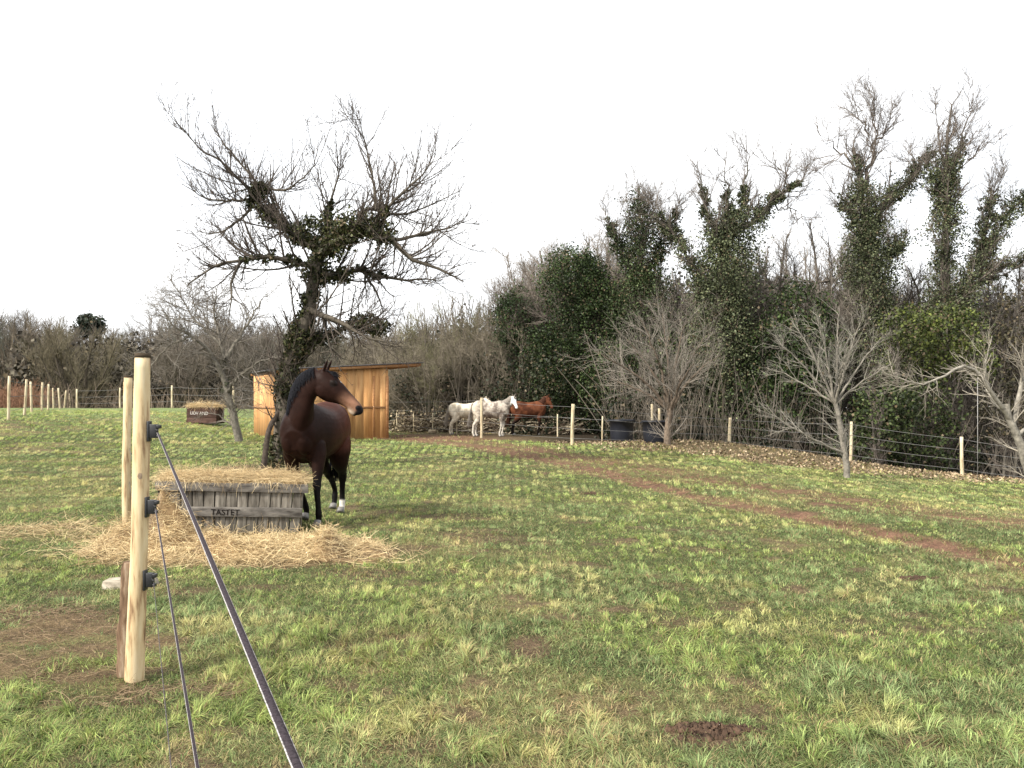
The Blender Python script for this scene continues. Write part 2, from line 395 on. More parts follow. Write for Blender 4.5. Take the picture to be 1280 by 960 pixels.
def build_grass():
    N = 1150000
    u = rng.random(N); y0, y1, p = 2.6, 48.0, .50
    y = (y0 ** p + u * (y1 ** p - y0 ** p)) ** (1 / p)
    x = (rng.random(N) * 2 - 1) * (.68 * y + .8)
    # gather them into tufts: pull towards jittered cell centres
    cs = .085 + .006 * y
    gx = np.floor(x / cs); gy = np.floor(y / cs)
    tx = (gx + .15 + .7 * _hash(gx, gy, 5)) * cs; ty = (gy + .15 + .7 * _hash(gx, gy, 6)) * cs
    th = _hash(gx, gy, 7); tcol = .35 + .5 * (_hash(gx, gy, 8) - .2); taz = _hash(gx, gy, 9) * 6.28
    pull = np.where(th > .45, .5, .1)
    x = x + (tx - x) * pull; y = y + (ty - y) * pull
    soil, track, straw, dry, litter, n1, n2, n3 = masks(x, y)
    tuft = fbm(x * 2.6, y * 2.6, 41, 3)
    keep = rng.random(N) < np.clip(1 - .84 * soil - .90 * track - .93 * straw - .72 * litter, .015, 1) * (.75 + .4 * sstep(.3, .6, tuft))
    keep &= ~((fence_dist(x, y) > .6) & (x > -1))
    keep &= ell(x, y, -2.14, 4.7, .1, .1) > 1
    keep &= ~((np.abs((x + 3.4) * .95 + (y - 10) * .3) < .85) & (np.abs(-(x + 3.4) * .3 + (y - 10.1) * .95) < .3))
    F_ = lambda *a: [b[keep] for b in a]
    x, y, soil, track, straw, dry, litter, n1, n2, n3, tuft, th, tcol, taz = F_(x, y, soil, track, straw, dry, litter, n1, n2, n3, tuft, th, tcol, taz)
    n = len(x)
    h = (.026 + .032 * sstep(.36, .70, tuft) * (.4 + 1.1 * th) * rng.uniform(.5, 1.3, n) + .02 * th ** 3 + .02 * rng.random(n))
    h = h * (1 + .30 * sstep(8, 4, y)) * (1 - .35 * soil) * (1 + .5 * sstep(15, 40, y))
    w = rng.uniform(.0026, .0052, n) * (1 + .14 * np.maximum(0, y - 4))
    lean = rng.uniform(.35, 1.7, n)
    az = taz + rng.normal(0, .9, n)
    a = np.clip(rng.normal(0, .28, n) + tcol * .9 + .05, 0, 1)[:, None]
    g0 = np.array([.078, .132, .034]); g2 = np.array([.385, .470, .140]); yl = np.array([.52, .47, .20]); br = np.array([.30, .205, .11]); bl = np.array([.17, .235, .115])
    col = g0[None] * (1 - a) + g2[None] * a
    blue = sstep(.50, .60, fbm(x * .9, y * .9, 61, 3))[:, None] * .55
    col = col * (1 - blue) + bl[None] * (.6 + .8 * a) * blue
    hot = sstep(.58, .70, fbm(x * 1.7, y * 1.7, 71, 3))
    dm = np.clip((dry * .55 + .08) * (rng.random(n) ** 1.3 + .7 * (tcol > .7)) + hot * .55, 0, .95)[:, None]
    col = col * (1 - dm) + yl[None] * dm
    bad = np.maximum(soil, np.maximum(litter, track))
    bm = ((rng.random(n) < (.17 + .6 * bad + .15 * dry)) * rng.uniform(.5, 1, n))[:, None]
    col = col * (1 - bm) + br[None] * bm
    col = col * (rng.uniform(.65, 1.35, n) * (.82 + .55 * n1 + .1 * sstep(15, 35, y)))[:, None]
    acc = Acc()
    v, q, t, c = blades(x, y, h, w, lean, az, col); acc.add(v, q, c, t)
    # matted dead and lying blades between the tufts
    N = 420000; u = rng.random(N); y0, y1, p = 2.6, 22.0, .40
    y = (y0 ** p + u * (y1 ** p - y0 ** p)) ** (1 / p); x = (rng.random(N) * 2 - 1) * (.68 * y + .8)
    m = masks(x, y); k = rng.random(N) < 1 - .7 * m[0] - .85 * m[1] - .8 * m[2]; x, y = x[k], y[k]; n = len(x); dry = m[3][k]
    a = rng.random(n)[:, None]; col = np.array([[.13, .15, .05]]) * (1 - a) + np.array([[.36, .30, .15]]) * a
    gk = (rng.random(n) < .45 - .2 * dry)[:, None]; col = np.where(gk, np.array([[.13, .19, .06]]), col) * rng.uniform(.5, 1.3, (n, 1))
    v, q, t, c = blades(x, y, rng.uniform(.03, .085, n), rng.uniform(.002, .004, n) * (1 + .1 * np.maximum(0, y - 4)), rng.uniform(.9, 1.25, n), rng.uniform(0, 6.28, n), col, .004, .80); acc.add(v, q, c, t)
    tag(acc.build('grass', M_grass), 'short winter pasture grass in green tufts with yellowed and trodden patches', 'grass', kind='stuff')

# ------------------------------------------------------------------ curved strands (straw, twig litter, hair)
def strands(P0, D, L, r, bend, K=5, sides=3, col=None, grav=0.0):
    """vectorised curved thin tubes. returns verts, quads, cols"""
    n = len(P0)
    D = D / np.linalg.norm(D, axis=1)[:, None]
    B = rng.normal(0, 1, (n, 3)) * bend
    P = np.zeros((n, K, 3)); P[:, 0] = P0; d = D.copy()
    for k in range(1, K):
        P[:, k] = P[:, k - 1] + d * (L / (K - 1))[:, None]
        d = d + B / (K - 1); d[:, 2] -= grav / (K - 1); d /= np.linalg.norm(d, axis=1)[:, None]
    R = np.repeat(r[:, None], K, 1) * np.linspace(1, .55, K)[None]
    return tubes(P, R, sides, col)

def tubes(P, R, sides=3, col=None):
    n, K, _ = P.shape
    T = np.gradient(P, axis=1); T /= np.linalg.norm(T, axis=2)[..., None] + 1e-9
    m = P[:, -1] - P[:, 0]
    ref = np.where(np.abs(m[:, 2:3]) > .8 * np.linalg.norm(m, axis=1)[:, None], np.array([[1., .2, 0]]), np.array([[.1, .2, 1.]]))
    S = np.cross(T, ref[:, None]); S /= np.linalg.norm(S, axis=2)[..., None] + 1e-9
    U = np.cross(T, S)
    a = np.linspace(0, 2 * np.pi, sides, endpoint=False)
    V = P[:, :, None] + R[:, :, None, None] * (S[:, :, None] * np.cos(a)[None, None, :, None] + U[:, :, None] * np.sin(a)[None, None, :, None])
    base = (np.arange(n) * K * sides)[:, None, None]
    i = (np.arange(K - 1) * sides)[None, :, None]; j = np.arange(sides)[None, None]
    q = np.stack(np.broadcast_arrays(base + i + j, base + i + (j + 1) % sides, base + i + sides + (j + 1) % sides, base + i + sides + j), -1).reshape(-1, 4)
    c = None
    if col is not None: c = np.repeat(col, K * sides, 0)
    return V.reshape(-1, 3), q, c

class Acc:
    def __init__(s): s.v = []; s.q = []; s.t = []; s.c = []; s.n = 0
    def add(s, v, q=None, c=None, t=None):
        s.v.append(v)
        if q is not None: s.q.append(q + s.n)
        if t is not None: s.t.append(t + s.n)
        s.c.append(c); s.n += len(v)
    def build(s, name, mat, parent=None, smooth=True):
        return mesh_obj(name, np.concatenate(s.v), np.concatenate(s.q) if s.q else None, np.concatenate(s.t) if s.t else None, mat, parent, np.concatenate(s.c), smooth)

def straw_cols(n, lo=(.30, .19, .085), hi=(.90, .72, .42)):
    a = rng.random(n)[:, None]
    return (np.array(lo)[None] * (1 - a) + np.array(hi)[None] * a) * rng.uniform(.75, 1.1, n)[:, None]

def straw_height(x, y):
    """loose mounds in front of the crate"""
    n = np.clip((fbm(x * 3.6, y * 3.6, 77, 3) - .5) * 1.7 + .5, 0, 1)
    h = .34 * np.exp(-(ell(x, y, -3.92, 9.08, .38, .32)) ** 2 * 1.2)
    h += .15 * np.exp(-(ell(x, y, -1.75, 8.45, .34, .24)) ** 2 * 1.2)
    h += .11 * np.exp(-(ell(x, y, -2.9, 8.50, 1.0, .30)) ** 2)
    h += .03 * np.exp(-(ell(x, y, -2.8, 8.6, 1.6, .8)) ** 4)
    return h * (.1 + 1.8 * n)

# ------------------------------------------------------------------ trees
def cr(pts, K):
    """smooth resample of a hand laid limb"""
    pts = np.asarray(pts, float)
    d = np.r_[0, np.cumsum(np.linalg.norm(np.diff(pts, axis=0), axis=1))]; d /= d[-1]
    ext = np.vstack([2 * pts[0] - pts[1], pts, 2 * pts[-1] - pts[-2]])
    out = []
    for t in np.linspace(0, 1, K):
        i = min(np.searchsorted(d, t, side='right') - 1, len(pts) - 2)
        u = (t - d[i]) / (d[i + 1] - d[i] + 1e-9)
        p0, p1, p2, p3 = ext[i:i + 4]
        out.append(.5 * (2 * p1 + (p2 - p0) * u + (2 * p0 - 5 * p1 + 4 * p2 - p3) * u * u + (3 * p1 - p0 - 3 * p2 + p3) * u ** 3))
    return np.array(out)

def limb(pts, Y, r0, r1, K=14, wob=.0, power=1.0):
    """pts: (px, py[, depth offset]) traced at distance Y"""
    P = np.array([W(p[0], p[1], Y + (p[2] if len(p) > 2 else 0)) for p in pts])
    P = cr(P, K)
    if wob: P[1:-1] += rng.normal(0, wob, (K - 2, 3))
    R = r1 + (r0 - r1) * (1 - np.linspace(0, 1, K)) ** power
    return P, R

def spawn(P, R, n, L, ang=(35, 70), tr=(.15, 1), up=.25, wig=.22, K=6, rr=.55, rmax=1e9, rmin=.003, lfall=.5, endr=.35, droop=0.0, bias=None):
    N, K0, _ = P.shape
    ln = np.linalg.norm(np.diff(P, axis=1), axis=2).sum(1)
    idx = rng.choice(N, n, p=ln / ln.sum())
    t = rng.uniform(tr[0], tr[1], n) * (K0 - 1) * .999
    i = t.astype(int); f = (t - i)[:, None]
    p = P[idx, i] * (1 - f) + P[idx, i + 1] * f
    T = P[idx, i + 1] - P[idx, i]; T /= np.linalg.norm(T, axis=1)[:, None] + 1e-9
    r = R[idx, i] * (1 - f[:, 0]) + R[idx, i + 1] * f[:, 0]
    q = rng.normal(0, 1, (n, 3)); q -= T * (q * T).sum(1)[:, None]; q /= np.linalg.norm(q, axis=1)[:, None] + 1e-9
    a = np.radians(rng.uniform(ang[0], ang[1], n))[:, None]
    d = T * np.cos(a) + q * np.sin(a); d[:, 2] += up
    if bias is not None: d += np.array(bias)
    d /= np.linalg.norm(d, axis=1)[:, None]
    Ls = rng.uniform(L[0], L[1], n) * (1 - lfall * t / (K0 - 1))
    P2 = np.zeros((n, K, 3)); P2[:, 0] = p
    for k in range(1, K):
        P2[:, k] = P2[:, k - 1] + d * (Ls / (K - 1))[:, None]
        d = d + rng.normal(0, wig, (n, 3)); d[:, 2] += up * .25 - droop
        d /= np.linalg.norm(d, axis=1)[:, None]
    r0 = np.clip(r * rr, rmin, rmax)
    R2 = r0[:, None] * np.linspace(1, endr, K)[None]
    return P2, R2

def barkcol(n, base, var=.25):
    return np.array(base)[None] * rng.uniform(1 - var, 1 + var, n)[:, None]

def leaves(C, size, base, hi, flat=.0, var=.35):
    """kite shaped leaves at centres C"""
    n = len(C)
    u = rng.normal(0, 1, (n, 3)); u /= np.linalg.norm(u, axis=1)[:, None]
    w = rng.normal(0, 1, (n, 3)); w[:, 2] += flat
    v = np.cross(u, w); v /= np.linalg.norm(v, axis=1)[:, None] + 1e-9
    s = rng.uniform(size[0], size[1], n)[:, None]
    k = np.cross(u, v)
    V = np.stack([C - u * s * .5, C + v * s * .42 + u * s * .05 + k * s * .12, C + u * s * .6, C - v * s * .42 + u * s * .05 + k * s * .12], 1).reshape(-1, 3)
    i = np.arange(n)[:, None] * 4
    t = np.concatenate([i + np.array([[0, 1, 2]]), i + np.array([[0, 2, 3]])])
    a = rng.random(n)[:, None] ** 1.6
    c = (np.array(base)[None] * (1 - a) + np.array(hi)[None] * a) * rng.uniform(1 - var, 1 + var, n)[:, None]
    pn = fbm(C[:, 0] * 1.1 + C[:, 1] * .6, C[:, 2] * 1.1 + C[:, 1] * .4, 301, 3)[:, None]
    c = c * (.35 + 1.3 * pn); br_ = (rng.random((n, 1)) < .05 + .10 * (pn > .55)); c = np.where(br_, np.array([[.13, .10, .06]]) * rng.uniform(.5, 1.3, (n, 1)), c)
    return V, t, np.repeat(c, 4, 0)

def along(P, n, rad, t0=0, t1=1, clump=.35, cs=.17, per=14):
    n = int(n * 1.25)
    """leaf centres in clumps round a limb polyline P (K,3); rad may be (r0,r1)"""
    K = len(P); m = max(1, n // per)
    t = rng.uniform(t0, t1, m) * (K - 1) * .999; i = t.astype(int); f = (t - i)[:, None]
    c = P[i] * (1 - f) + P[i + 1] * f
    sd_ = rng.uniform(0, 99); rr = (np.interp(t / (K - 1), [t0, t1], rad) * (.5 + .95 * vnoise(t * 1.3 + sd_, t * 0 + sd_)))[:, None]
    o = rng.normal(0, 1, (m, 3)); o /= np.linalg.norm(o, axis=1)[:, None]
    c = c + o * rr * rng.uniform(clump, 1.0, (m, 1))
    C = np.repeat(c, per, 0) + rng.normal(0, 1, (m * per, 3)) * np.repeat(rr, per, 0) * cs
    return C

def blob(c, rad, n, per=16, cs=.16, seed=0, shell=.55, bumps=7):
    """leaf centres in clumps on an uneven ellipsoid"""
    m = n // per
    o = rng.normal(0, 1, (m, 3)); o /= np.linalg.norm(o, axis=1)[:, None]
    lob = rng.normal(0, 1, (bumps, 3)); lob /= np.linalg.norm(lob, axis=1)[:, None]
    g = np.clip((o @ lob.T).max(1), 0, 1)
    r = rng.uniform(shell, 1, m) * (.78 + .3 * g ** 3)
    cc = np.array(c)[None] + o * r[:, None] * np.array(rad)[None]
    return np.repeat(cc, per, 0) + rng.normal(0, cs, (m * per, 3)) * np.mean(rad) ** .5

IVY_D = (.028, .038, .018); IVY_H = (.150, .165, .085)

def tree(name, label, cat, base, limbs, levels, barkc=(.13, .11, .085), twigc=(.15, .125, .10), ivy=None, group=None, blobs=None, ivycol=(IVY_D, IVY_H), leafsize=(.06, .12), trunk_sides=9):
    """limbs: list of (P,R); levels: list of dicts for spawn, each grown on the one before (or 'from')"""
    root = empty(name, base, label, cat, group)
    LP = np.stack([l[0] for l in limbs]); LR = np.stack([l[1] for l in limbs])
    acc = Acc()
    v, q, c = tubes(LP, LR, trunk_sides, barkcol(len(LP), barkc, .1)); acc.add(v, q, c)
    acc.build('trunk', M_bark, root)
    cur = [(LP, LR)]
    acc = Acc()
    for lv in levels:
        lv = dict(lv); src = lv.pop('src', -1); sides = lv.pop('sides', 3); cc = lv.pop('c', twigc)
        if src == 'all':
            Ks = min(a.shape[1] for a, _ in cur)
            pp = np.concatenate([a[:, np.linspace(0, a.shape[1] - 1, Ks).astype(int)] for a, _ in cur]); rr_ = np.concatenate([b[:, np.linspace(0, b.shape[1] - 1, Ks).astype(int)] for _, b in cur])
        else: pp, rr_ = cur[src]
        P2, R2 = spawn(pp, rr_, **lv)
        cur.append((P2, R2))
        v, q, c = tubes(P2, R2, sides, barkcol(len(P2), cc)); acc.add(v, q, c)
    if levels: acc.build('crown', M_twig, root)
    if ivy or blobs:
        Cs = []
        for (li, n, rad, t0, t1) in (ivy or []): Cs.append(along(LP[li], n, rad, t0, t1))
        for b in (blobs or []): Cs.append(blob(*b))
        V, t, c = leaves(np.concatenate(Cs), leafsize, *ivycol)
        mesh_obj('ivy', V, None, t, M_leaf, root, c, smooth=False)
    return root, cur

def auto_limbs(x, y, h, spread, n=6, r=.14, lean=(0, 0), fork=.35, K=10, stems=1, zsink=.15):
    """a generic bare tree: a leader and rising limbs"""
    z0 = float(H(x, y)) - zsink
    out = []
    for s in range(stems):
        a = rng.uniform(0, 2 * np.pi); sp = (0 if stems == 1 else spread * rng.uniform(.25, .7))
        top = np.array([x + lean[0] + sp * math.cos(a), y + lean[1] + sp * math.sin(a), z0 + h * rng.uniform(.85, 1)])
        b = np.array([x + (0 if stems == 1 else .35 * math.cos(a)), y + (0 if stems == 1 else .35 * math.sin(a)), z0])
        mid = b * .5 + top * .5 + rng.normal(0, .04 * h, 3) * (1, 1, 0)
        q1 = b * .75 + mid * .25 + rng.normal(0, .012 * h, 3)
        P = cr([b, q1, mid, mid * .4 + top * .6 + rng.normal(0, .02 * h, 3), top], K)
        R = r * (1 - .86 * np.linspace(0, 1, K)) * (1 if stems == 1 else .6)
        out.append((P, R))
        for k in range(n if stems == 1 else max(1, n // stems)):
            t = rng.uniform(fork, .85); p = P[int(t * (K - 1))]; aa = rng.uniform(0, 2 * np.pi)
            ex = spread * (1.05 - .6 * t) * rng.uniform(.6, 1.1); rz = h * (1 - t) * rng.uniform(.45, .95)
            e = p + np.array([ex * math.cos(aa), ex * math.sin(aa), rz]); m = p * .5 + e * .5 + np.array([ex * .15 * math.cos(aa), ex * .15 * math.sin(aa), -.05 * h]) + rng.normal(0, .02 * h, 3)
            rr = R[int(t * (K - 1))] * .7
            out.append((cr([p, m, e], K), rr * (1 - .8 * np.linspace(0, 1, K))))
    return out

# ------------------------------------------------------------------ horses
def build_horse(name, label, loc, yaw, scale, pose, colour, hair_col, group=None, head_dark=False, voxel=.013, tail=True):
    """local frame: +x forward, +y the horse's left, z up"""
    mb = MB()
    def up(a): return np.array(a, float)
    # torso
    tx = [-.80, -.74, -.60, -.42, -.2, .05, .28, .46, .60, .72, .79]
    tz = [1.20, 1.20, 1.20, 1.195, 1.16, 1.14, 1.15, 1.165, 1.14, 1.10, 1.08]
    th = [.10, .23, .335, .355, .345, .355, .375, .385, .335, .25, .12]
    tw = [.07, .18, .27, .305, .315, .335, .315, .275, .250, .21, .11]
    TT = cr(np.stack([tx, tz, th], 1), 44); TW_ = np.interp(TT[:, 0], tx, tw); TW_ = np.convolve(np.r_[TW_[0], TW_[0], TW_, TW_[-1], TW_[-1]], np.ones(5) / 5, 'valid')
    mb.tube(np.stack([TT[:, 0], np.zeros(44), TT[:, 1]], 1), TT[:, 2], 36, R2=TW_, side=(0, 1, 0))
    # haunch, shoulder and chest muscle
    def ball(c, r, n=24):
        a = np.sin(np.linspace(-1, 1, 19) * np.pi / 2) * .999
        P = np.array([[c[0], c[1], c[2] + r[2] * v] for v in a]); rr = np.sqrt(1 - a * a)
        mb.tube(P, rr * r[0] + .002, n, R2=rr * r[1] + .002, side=(0, 1, 0))
    for s in (1, -1):
        ball((-.52, .13 * s, 1.17), (.25, .15, .33)); ball((.50, .125 * s, 1.13), (.20, .125, .33)); ball((.66, .09 * s, 1.08), (.14, .11, .18))
    # neck
    nk = np.array(pose['neck']); K = 24
    NP = cr(nk, K)
    hh = np.interp(np.linspace(0, 1, K), [0, .3, .7, 1], pose.get('nh', [.33, .245, .165, .135]))
    hw = np.interp(np.linspace(0, 1, K), [0, .3, .7, 1], pose.get('nw', [.19, .135, .095, .08]))
    T = np.gradient(NP, axis=0); T /= np.linalg.norm(T, axis=1)[:, None]
    cv = np.array(pose.get('crest', ((-.75, 0, .65), (-.75, 0, .65))), float); kk = np.linspace(0, 1, K)[:, None] ** 1.2
    UPV = cv[0] * (1 - kk) + cv[1] * kk; UPV -= T * (UPV * T).sum(1)[:, None]; UPV /= np.linalg.norm(UPV, axis=1)[:, None]
    RS = np.cross(T, UPV)
    mb.tube(NP, hh, 28, R2=hw, side=RS)
    # head: poll point, direction, up
    hp = np.array(pose['poll']); hd = np.array(pose['hdir'], float); hd /= np.linalg.norm(hd)
    hs = np.array(pose['hside'], float); hs -= hd * (hs @ hd); hs /= np.linalg.norm(hs)      # sideways axis of the head
    hu = np.cross(hs, hd);  hu = hu if hu[2] > 0 or abs(hu[2]) < .2 else -hu                     # towards the forehead
    hu = hu * (1 if pose.get('flip', 1) > 0 else -1)
    #      along, centre-up, half height, half width
    hsec = [(-.06, -.03, .07, .055), (0, -.035, .115, .085), (.08, -.055, .145, .10), (.16, -.055, .145, .102), (.25, -.035, .118, .085), (.34, -.02, .088, .066),
            (.42, -.012, .072, .055), (.49, -.012, .066, .052), (.54, -.018, .060, .050), (.575, -.025, .045, .038), (.59, -.03, .02, .02)]
    hk = pose.get('hk', 1.0); hsec = [tuple(r * hk) for r in cr(np.array(hsec), 30)]
    HP = np.array([hp + hd * a + hu * b for a, b, _, _ in hsec])

    mb.tube(HP, [s[2] for s in hsec], 24, R2=[s[3] for s in hsec], side=hs)
    # brow, cheek, nostril rim, lower lip
    def hball(a, b, c, r):
        a, b, c = a * hk, b * hk, c * hk; r = tuple(q_ * hk for q_ in r)
        P = np.array([hp + hd * (a + r[0] * v) + hu * b + hs * c for v in np.linspace(-.99, .99, 13)]); rr = np.sqrt(1 - np.linspace(-.99, .99, 13) ** 2)
        mb.tube(P, rr * r[1] + .001, 16, R2=rr * r[2] + .001, side=hs)
    for s in (1, -1):
        hball(.165, .035, .068 * s, (.045, .026, .026)); hball(.12, -.10, .058 * s, (.10, .085, .045)); hball(.53, .012, .036 * s, (.03, .024, .018))
        hball(.34, -.015, .05 * s, (.12, .02, .018))
    hball(.50, -.078, 0, (.06, .022, .035))
    # ears
    for s in (1, -1):
        e0 = hp + (hu * .055 + hs * .045 * s - hd * .01) * hk; ed = hu * 1.0 - hd * .28 + hs * .16 * s; ed = ed + np.array(pose.get('ear', (0, 0, 0)))
        ed /= np.linalg.norm(ed)
        P = np.array([e0 + ed * v for v in (-.02, .02, .06, .10, .135, .15)])
        mb.tube(P, [.022, .030, .032, .026, .012, .004], 8, R2=[.018, .018, .017, .014, .008, .003], side=hd)
    # legs
    for (P, r) in pose['legs']:
        P = cr(np.array(P), 36); R = np.interp(np.linspace(0, 1, 36), *zip(*r))
        mb.tube(P, R, 16, R2=R * .88, side=(0, 1, 0))
    v = np.concatenate(mb.v); q = np.concatenate(mb.q); t = np.concatenate(mb.t)
    tmp = mesh_obj('tmp', v, q, t)
    rm = tmp.modifiers.new('r', 'REMESH'); rm.mode = 'VOXEL'; rm.voxel_size = voxel; rm.adaptivity = 0
    sm = tmp.modifiers.new('s', 'SMOOTH'); sm.factor = .5; sm.iterations = 7 if voxel < .016 else 4
    dg = bpy.context.evaluated_depsgraph_get(); dg.update()
    me = bpy.data.meshes.new_from_object(tmp.evaluated_get(dg), depsgraph=dg)
    bpy.data.objects.remove(tmp)
    n = len(me.vertices); co = np.zeros(n * 3, np.float32); me.vertices.foreach_get('co', co); co = co.reshape(-1, 3)
    hc = np.stack([(co - hp) @ hd, (co - hp) @ hu, (co - hp) @ hs], 1) / hk
    c = colour(co, hc, NP)
    a = me.color_attributes.new('Col', 'FLOAT_COLOR', 'POINT')
    a.data.foreach_set('color', np.concatenate([c, np.ones((n, 1))], 1).astype(np.float32).ravel())
    me.polygons.foreach_set('use_smooth', np.ones(len(me.polygons), bool))
    me.materials.clear(); me.materials.append(M_coat)
    root = empty(name, loc, label, 'horse', group)
    body = bpy.data.objects.new('body', me); link(body, root)
    # eyes, hooves
    for s in (1, -1):
        e = MB(); cc = hp + (hd * .172 + hu * .028 + hs * .081 * s) * hk
        P = np.array([cc + hd * .020 * v for v in np.linspace(-.98, .98, 7)]); rr = np.sqrt(1 - np.linspace(-.98, .98, 7) ** 2)
        e.tube(P, rr * .016, 10, R2=rr * .012, side=hs); e_o = build_local(e, 'eye', M_eye, root, True)
    for i, (P, r) in enumerate(pose['legs']):
        f = np.array(P[-1]); hm = MB()
        tilt = np.array(pose.get('hooftilt', (0.035, 0, 0)))
        hm.tube([f + (0, 0, .062), f + (0, 0, .03) + tilt * .4, f + tilt * 1.0 + (0, 0, -.005)], [.040, .048, .058], 12, side=(0, 1, 0))
        build_local(hm, 'hoof', M_hoof, root, False)
    # mane and forelock
    ht = np.array(pose.get('maneside', (0, 1, 0)), float)
    def strandset(nm, P0, D, L, r, bend, grav, cbase):
        V, Q, C = strands(P0, D, L, r, bend, 6, 3, barkcol(len(P0), cbase, .4), grav)
        return mesh_local(nm, V, Q, M_hair, root, C)
    m = 2200
    t = rng.uniform(.12, .98, m) * (K - 1) * .999; i = t.astype(int); f = (t - i)[:, None]
    m = 3000; Ks = 8; t = rng.uniform(.10, .97, m); th0 = rng.uniform(-.35, .15, m); th1 = th0 + rng.uniform(1.0, 2.1, m) * (1 - .2 * t); dt = rng.uniform(.02, .10, m)
    PP_ = np.zeros((m, Ks, 3)); wv = rng.uniform(0, 6.28, m); lift = rng.uniform(.0, .016, m); ax_ = np.linspace(0, 1, K)
    for k_ in range(Ks):
        a_ = k_ / (Ks - 1); th_ = th0 + (th1 - th0) * a_; tt_ = np.clip(t - dt * a_ ** 1.5 + .008 * np.sin(wv + 5 * a_), 0, 1)
        g_ = lambda A: np.stack([np.interp(tt_, ax_, A[:, q__]) for q__ in range(3)], 1)
        lf_ = (1.0 + .0 * a_) ; h_ = np.interp(tt_, ax_, hh) + .004 + lift * (.3 + .7 * np.sin(np.pi * min(a_ + .1, 1))); w_ = np.interp(tt_, ax_, hw) + .006 + lift
        PP_[:, k_] = g_(NP) + g_(UPV) * (h_ * np.cos(th_))[:, None] + g_(RS) * (w_ * np.sin(th_))[:, None]
    V0, Q0, C0 = tubes(PP_, rng.uniform(.0025, .0055, m)[:, None] * np.linspace(1, .5, Ks)[None], 3, barkcol(m, hair_col, .45))
    mesh_local('mane', V0, Q0, M_hair, root, C0)
    m = 160
    c0 = hp[None] + hu * .075 + hd * .02 + hs * rng.uniform(-.035, .035, (m, 1))
    strandset('forelock', c0, np.repeat((hd * .9 + hu * .45)[None], m, 0) + rng.normal(0, .15, (m, 3)), rng.uniform(.08, .17, m), rng.uniform(.002, .004, m), .3, .8, hair_col)
    if tail:
        m = 900
        c0 = np.array([-.765, 0, 1.36])[None] + rng.normal(0, 1, (m, 3)) * np.array([.016, .03, .03])
        strandset('tail', c0, np.array([-.22, 0, -1.0])[None] + rng.normal(0, .045, (m, 3)), rng.uniform(.5, .95, m), rng.uniform(.003, .007, m), .10, .5, hair_col)
    root.rotation_euler = (0, 0, yaw); root.scale = (scale,) * 3
    return root

def build_local(mb, name, mat, root, smooth):
    o = mb.build(name, mat, None, smooth); o.parent = root; return o

def mesh_local(name, V, Q, mat, root, C):
    o = mesh_obj(name, V, Q, None, mat, None, C); o.parent = root; return o

FORE = [(0, .05), (.10, .125), (.22, .115), (.40, .075), (.50, .056), (.56, .060), (.62, .043), (.80, .037), (.87, .048), (.93, .038), (1, .048)]
HIND = [(0, .10), (.10, .19), (.22, .185), (.38, .12), (.52, .068), (.60, .068), (.66, .047), (.82, .040), (.88, .050), (.93, .040), (1, .05)]

def foreleg(x, y, fx, fy, lift=0, z0=0.0):
    """from elbow to foot at (fx,fy)"""
    return ([(x, y * .75, 1.12), (x + .01, y, .90), (x * .5 + fx * .5 + .035, (y + fy) / 2, .50 + lift * .6), (fx * .85 + x * .15 + .0, fy * .9 + y * .1, .30 + lift), (fx - .035, fy, .13 + lift), (fx, fy, .03 + lift + z0)], FORE)

def hindleg(x, y, fx, fy, z0=0.0):
    return ([(x, y * .85, 1.15), (x + .08, y, .92), (x + .02, y, .74), ((x + fx) / 2 - .075, (y + fy) / 2, .54), (fx - .05, fy, .30), (fx - .05, fy, .14), (fx, fy, .03 + z0)], HIND)

# ================================================================== BUILD
build_ground()
build_grass()

# ------------------------------------------------------------------ near fence
def post(parent, x, y, h, r, mat, leanx=0, leany=0, name='post', capm=None, K=16, sides=14, knots=True, rad_end=.92):
    z0 = float(H(x, y)) - .25
    zs = np.linspace(0, h + .25, K)
    P = np.stack([x + leanx * zs / (h + .25) + .006 * np.sin(zs * 3.1 + x) , y + leany * zs / (h + .25) + .005 * np.cos(zs * 2.3), z0 + zs], 1)
    R = r * np.linspace(1.05, rad_end, K) * (1 + .035 * np.sin(zs * 5 + x * 3)) * (1 + rng.normal(0, .012, K))
    m = MB(); m.tube(P, R, sides)
    o = m.build(name, mat, parent, True)
    if capm:
        c = MB(); c.tube([P[-1] - (0, 0, .012), P[-1] + (0, 0, .012)], [R[-1] * 1.06, R[-1] * 1.04], sides)
        c.build('post_cap', capm, o)
    return o, P, R

def insulator(parent, p, side):
    """black plastic clip screwed to the post: base plate, body with two jaws"""
    m = MB()
    sx = side
    m.box(p + np.array([0, -.022, -.055]), (sx * .012, 0, 0), (0, .044, 0), (0, 0, .115))
    m.box(p + np.array([sx * .012, -.018, -.036]), (sx * .040, 0, 0), (0, .036, 0), (0, 0, .078))
    m.box(p + np.array([sx * .052, -.018, .018]), (sx * .018, 0, 0), (0, .036, 0), (0, 0, .020))
    m.box(p + np.array([sx * .052, -.018, -.034]), (sx * .012, 0, 0), (0, .036, 0), (0, 0, .016))
    m.tube([p + np.array([sx * .05, -.02, .012]), p + np.array([sx * .075, -.05, .008])], [.006, .005], 8)
    return m.build('insulator', M_blackplastic, parent, False, bevel=.003)

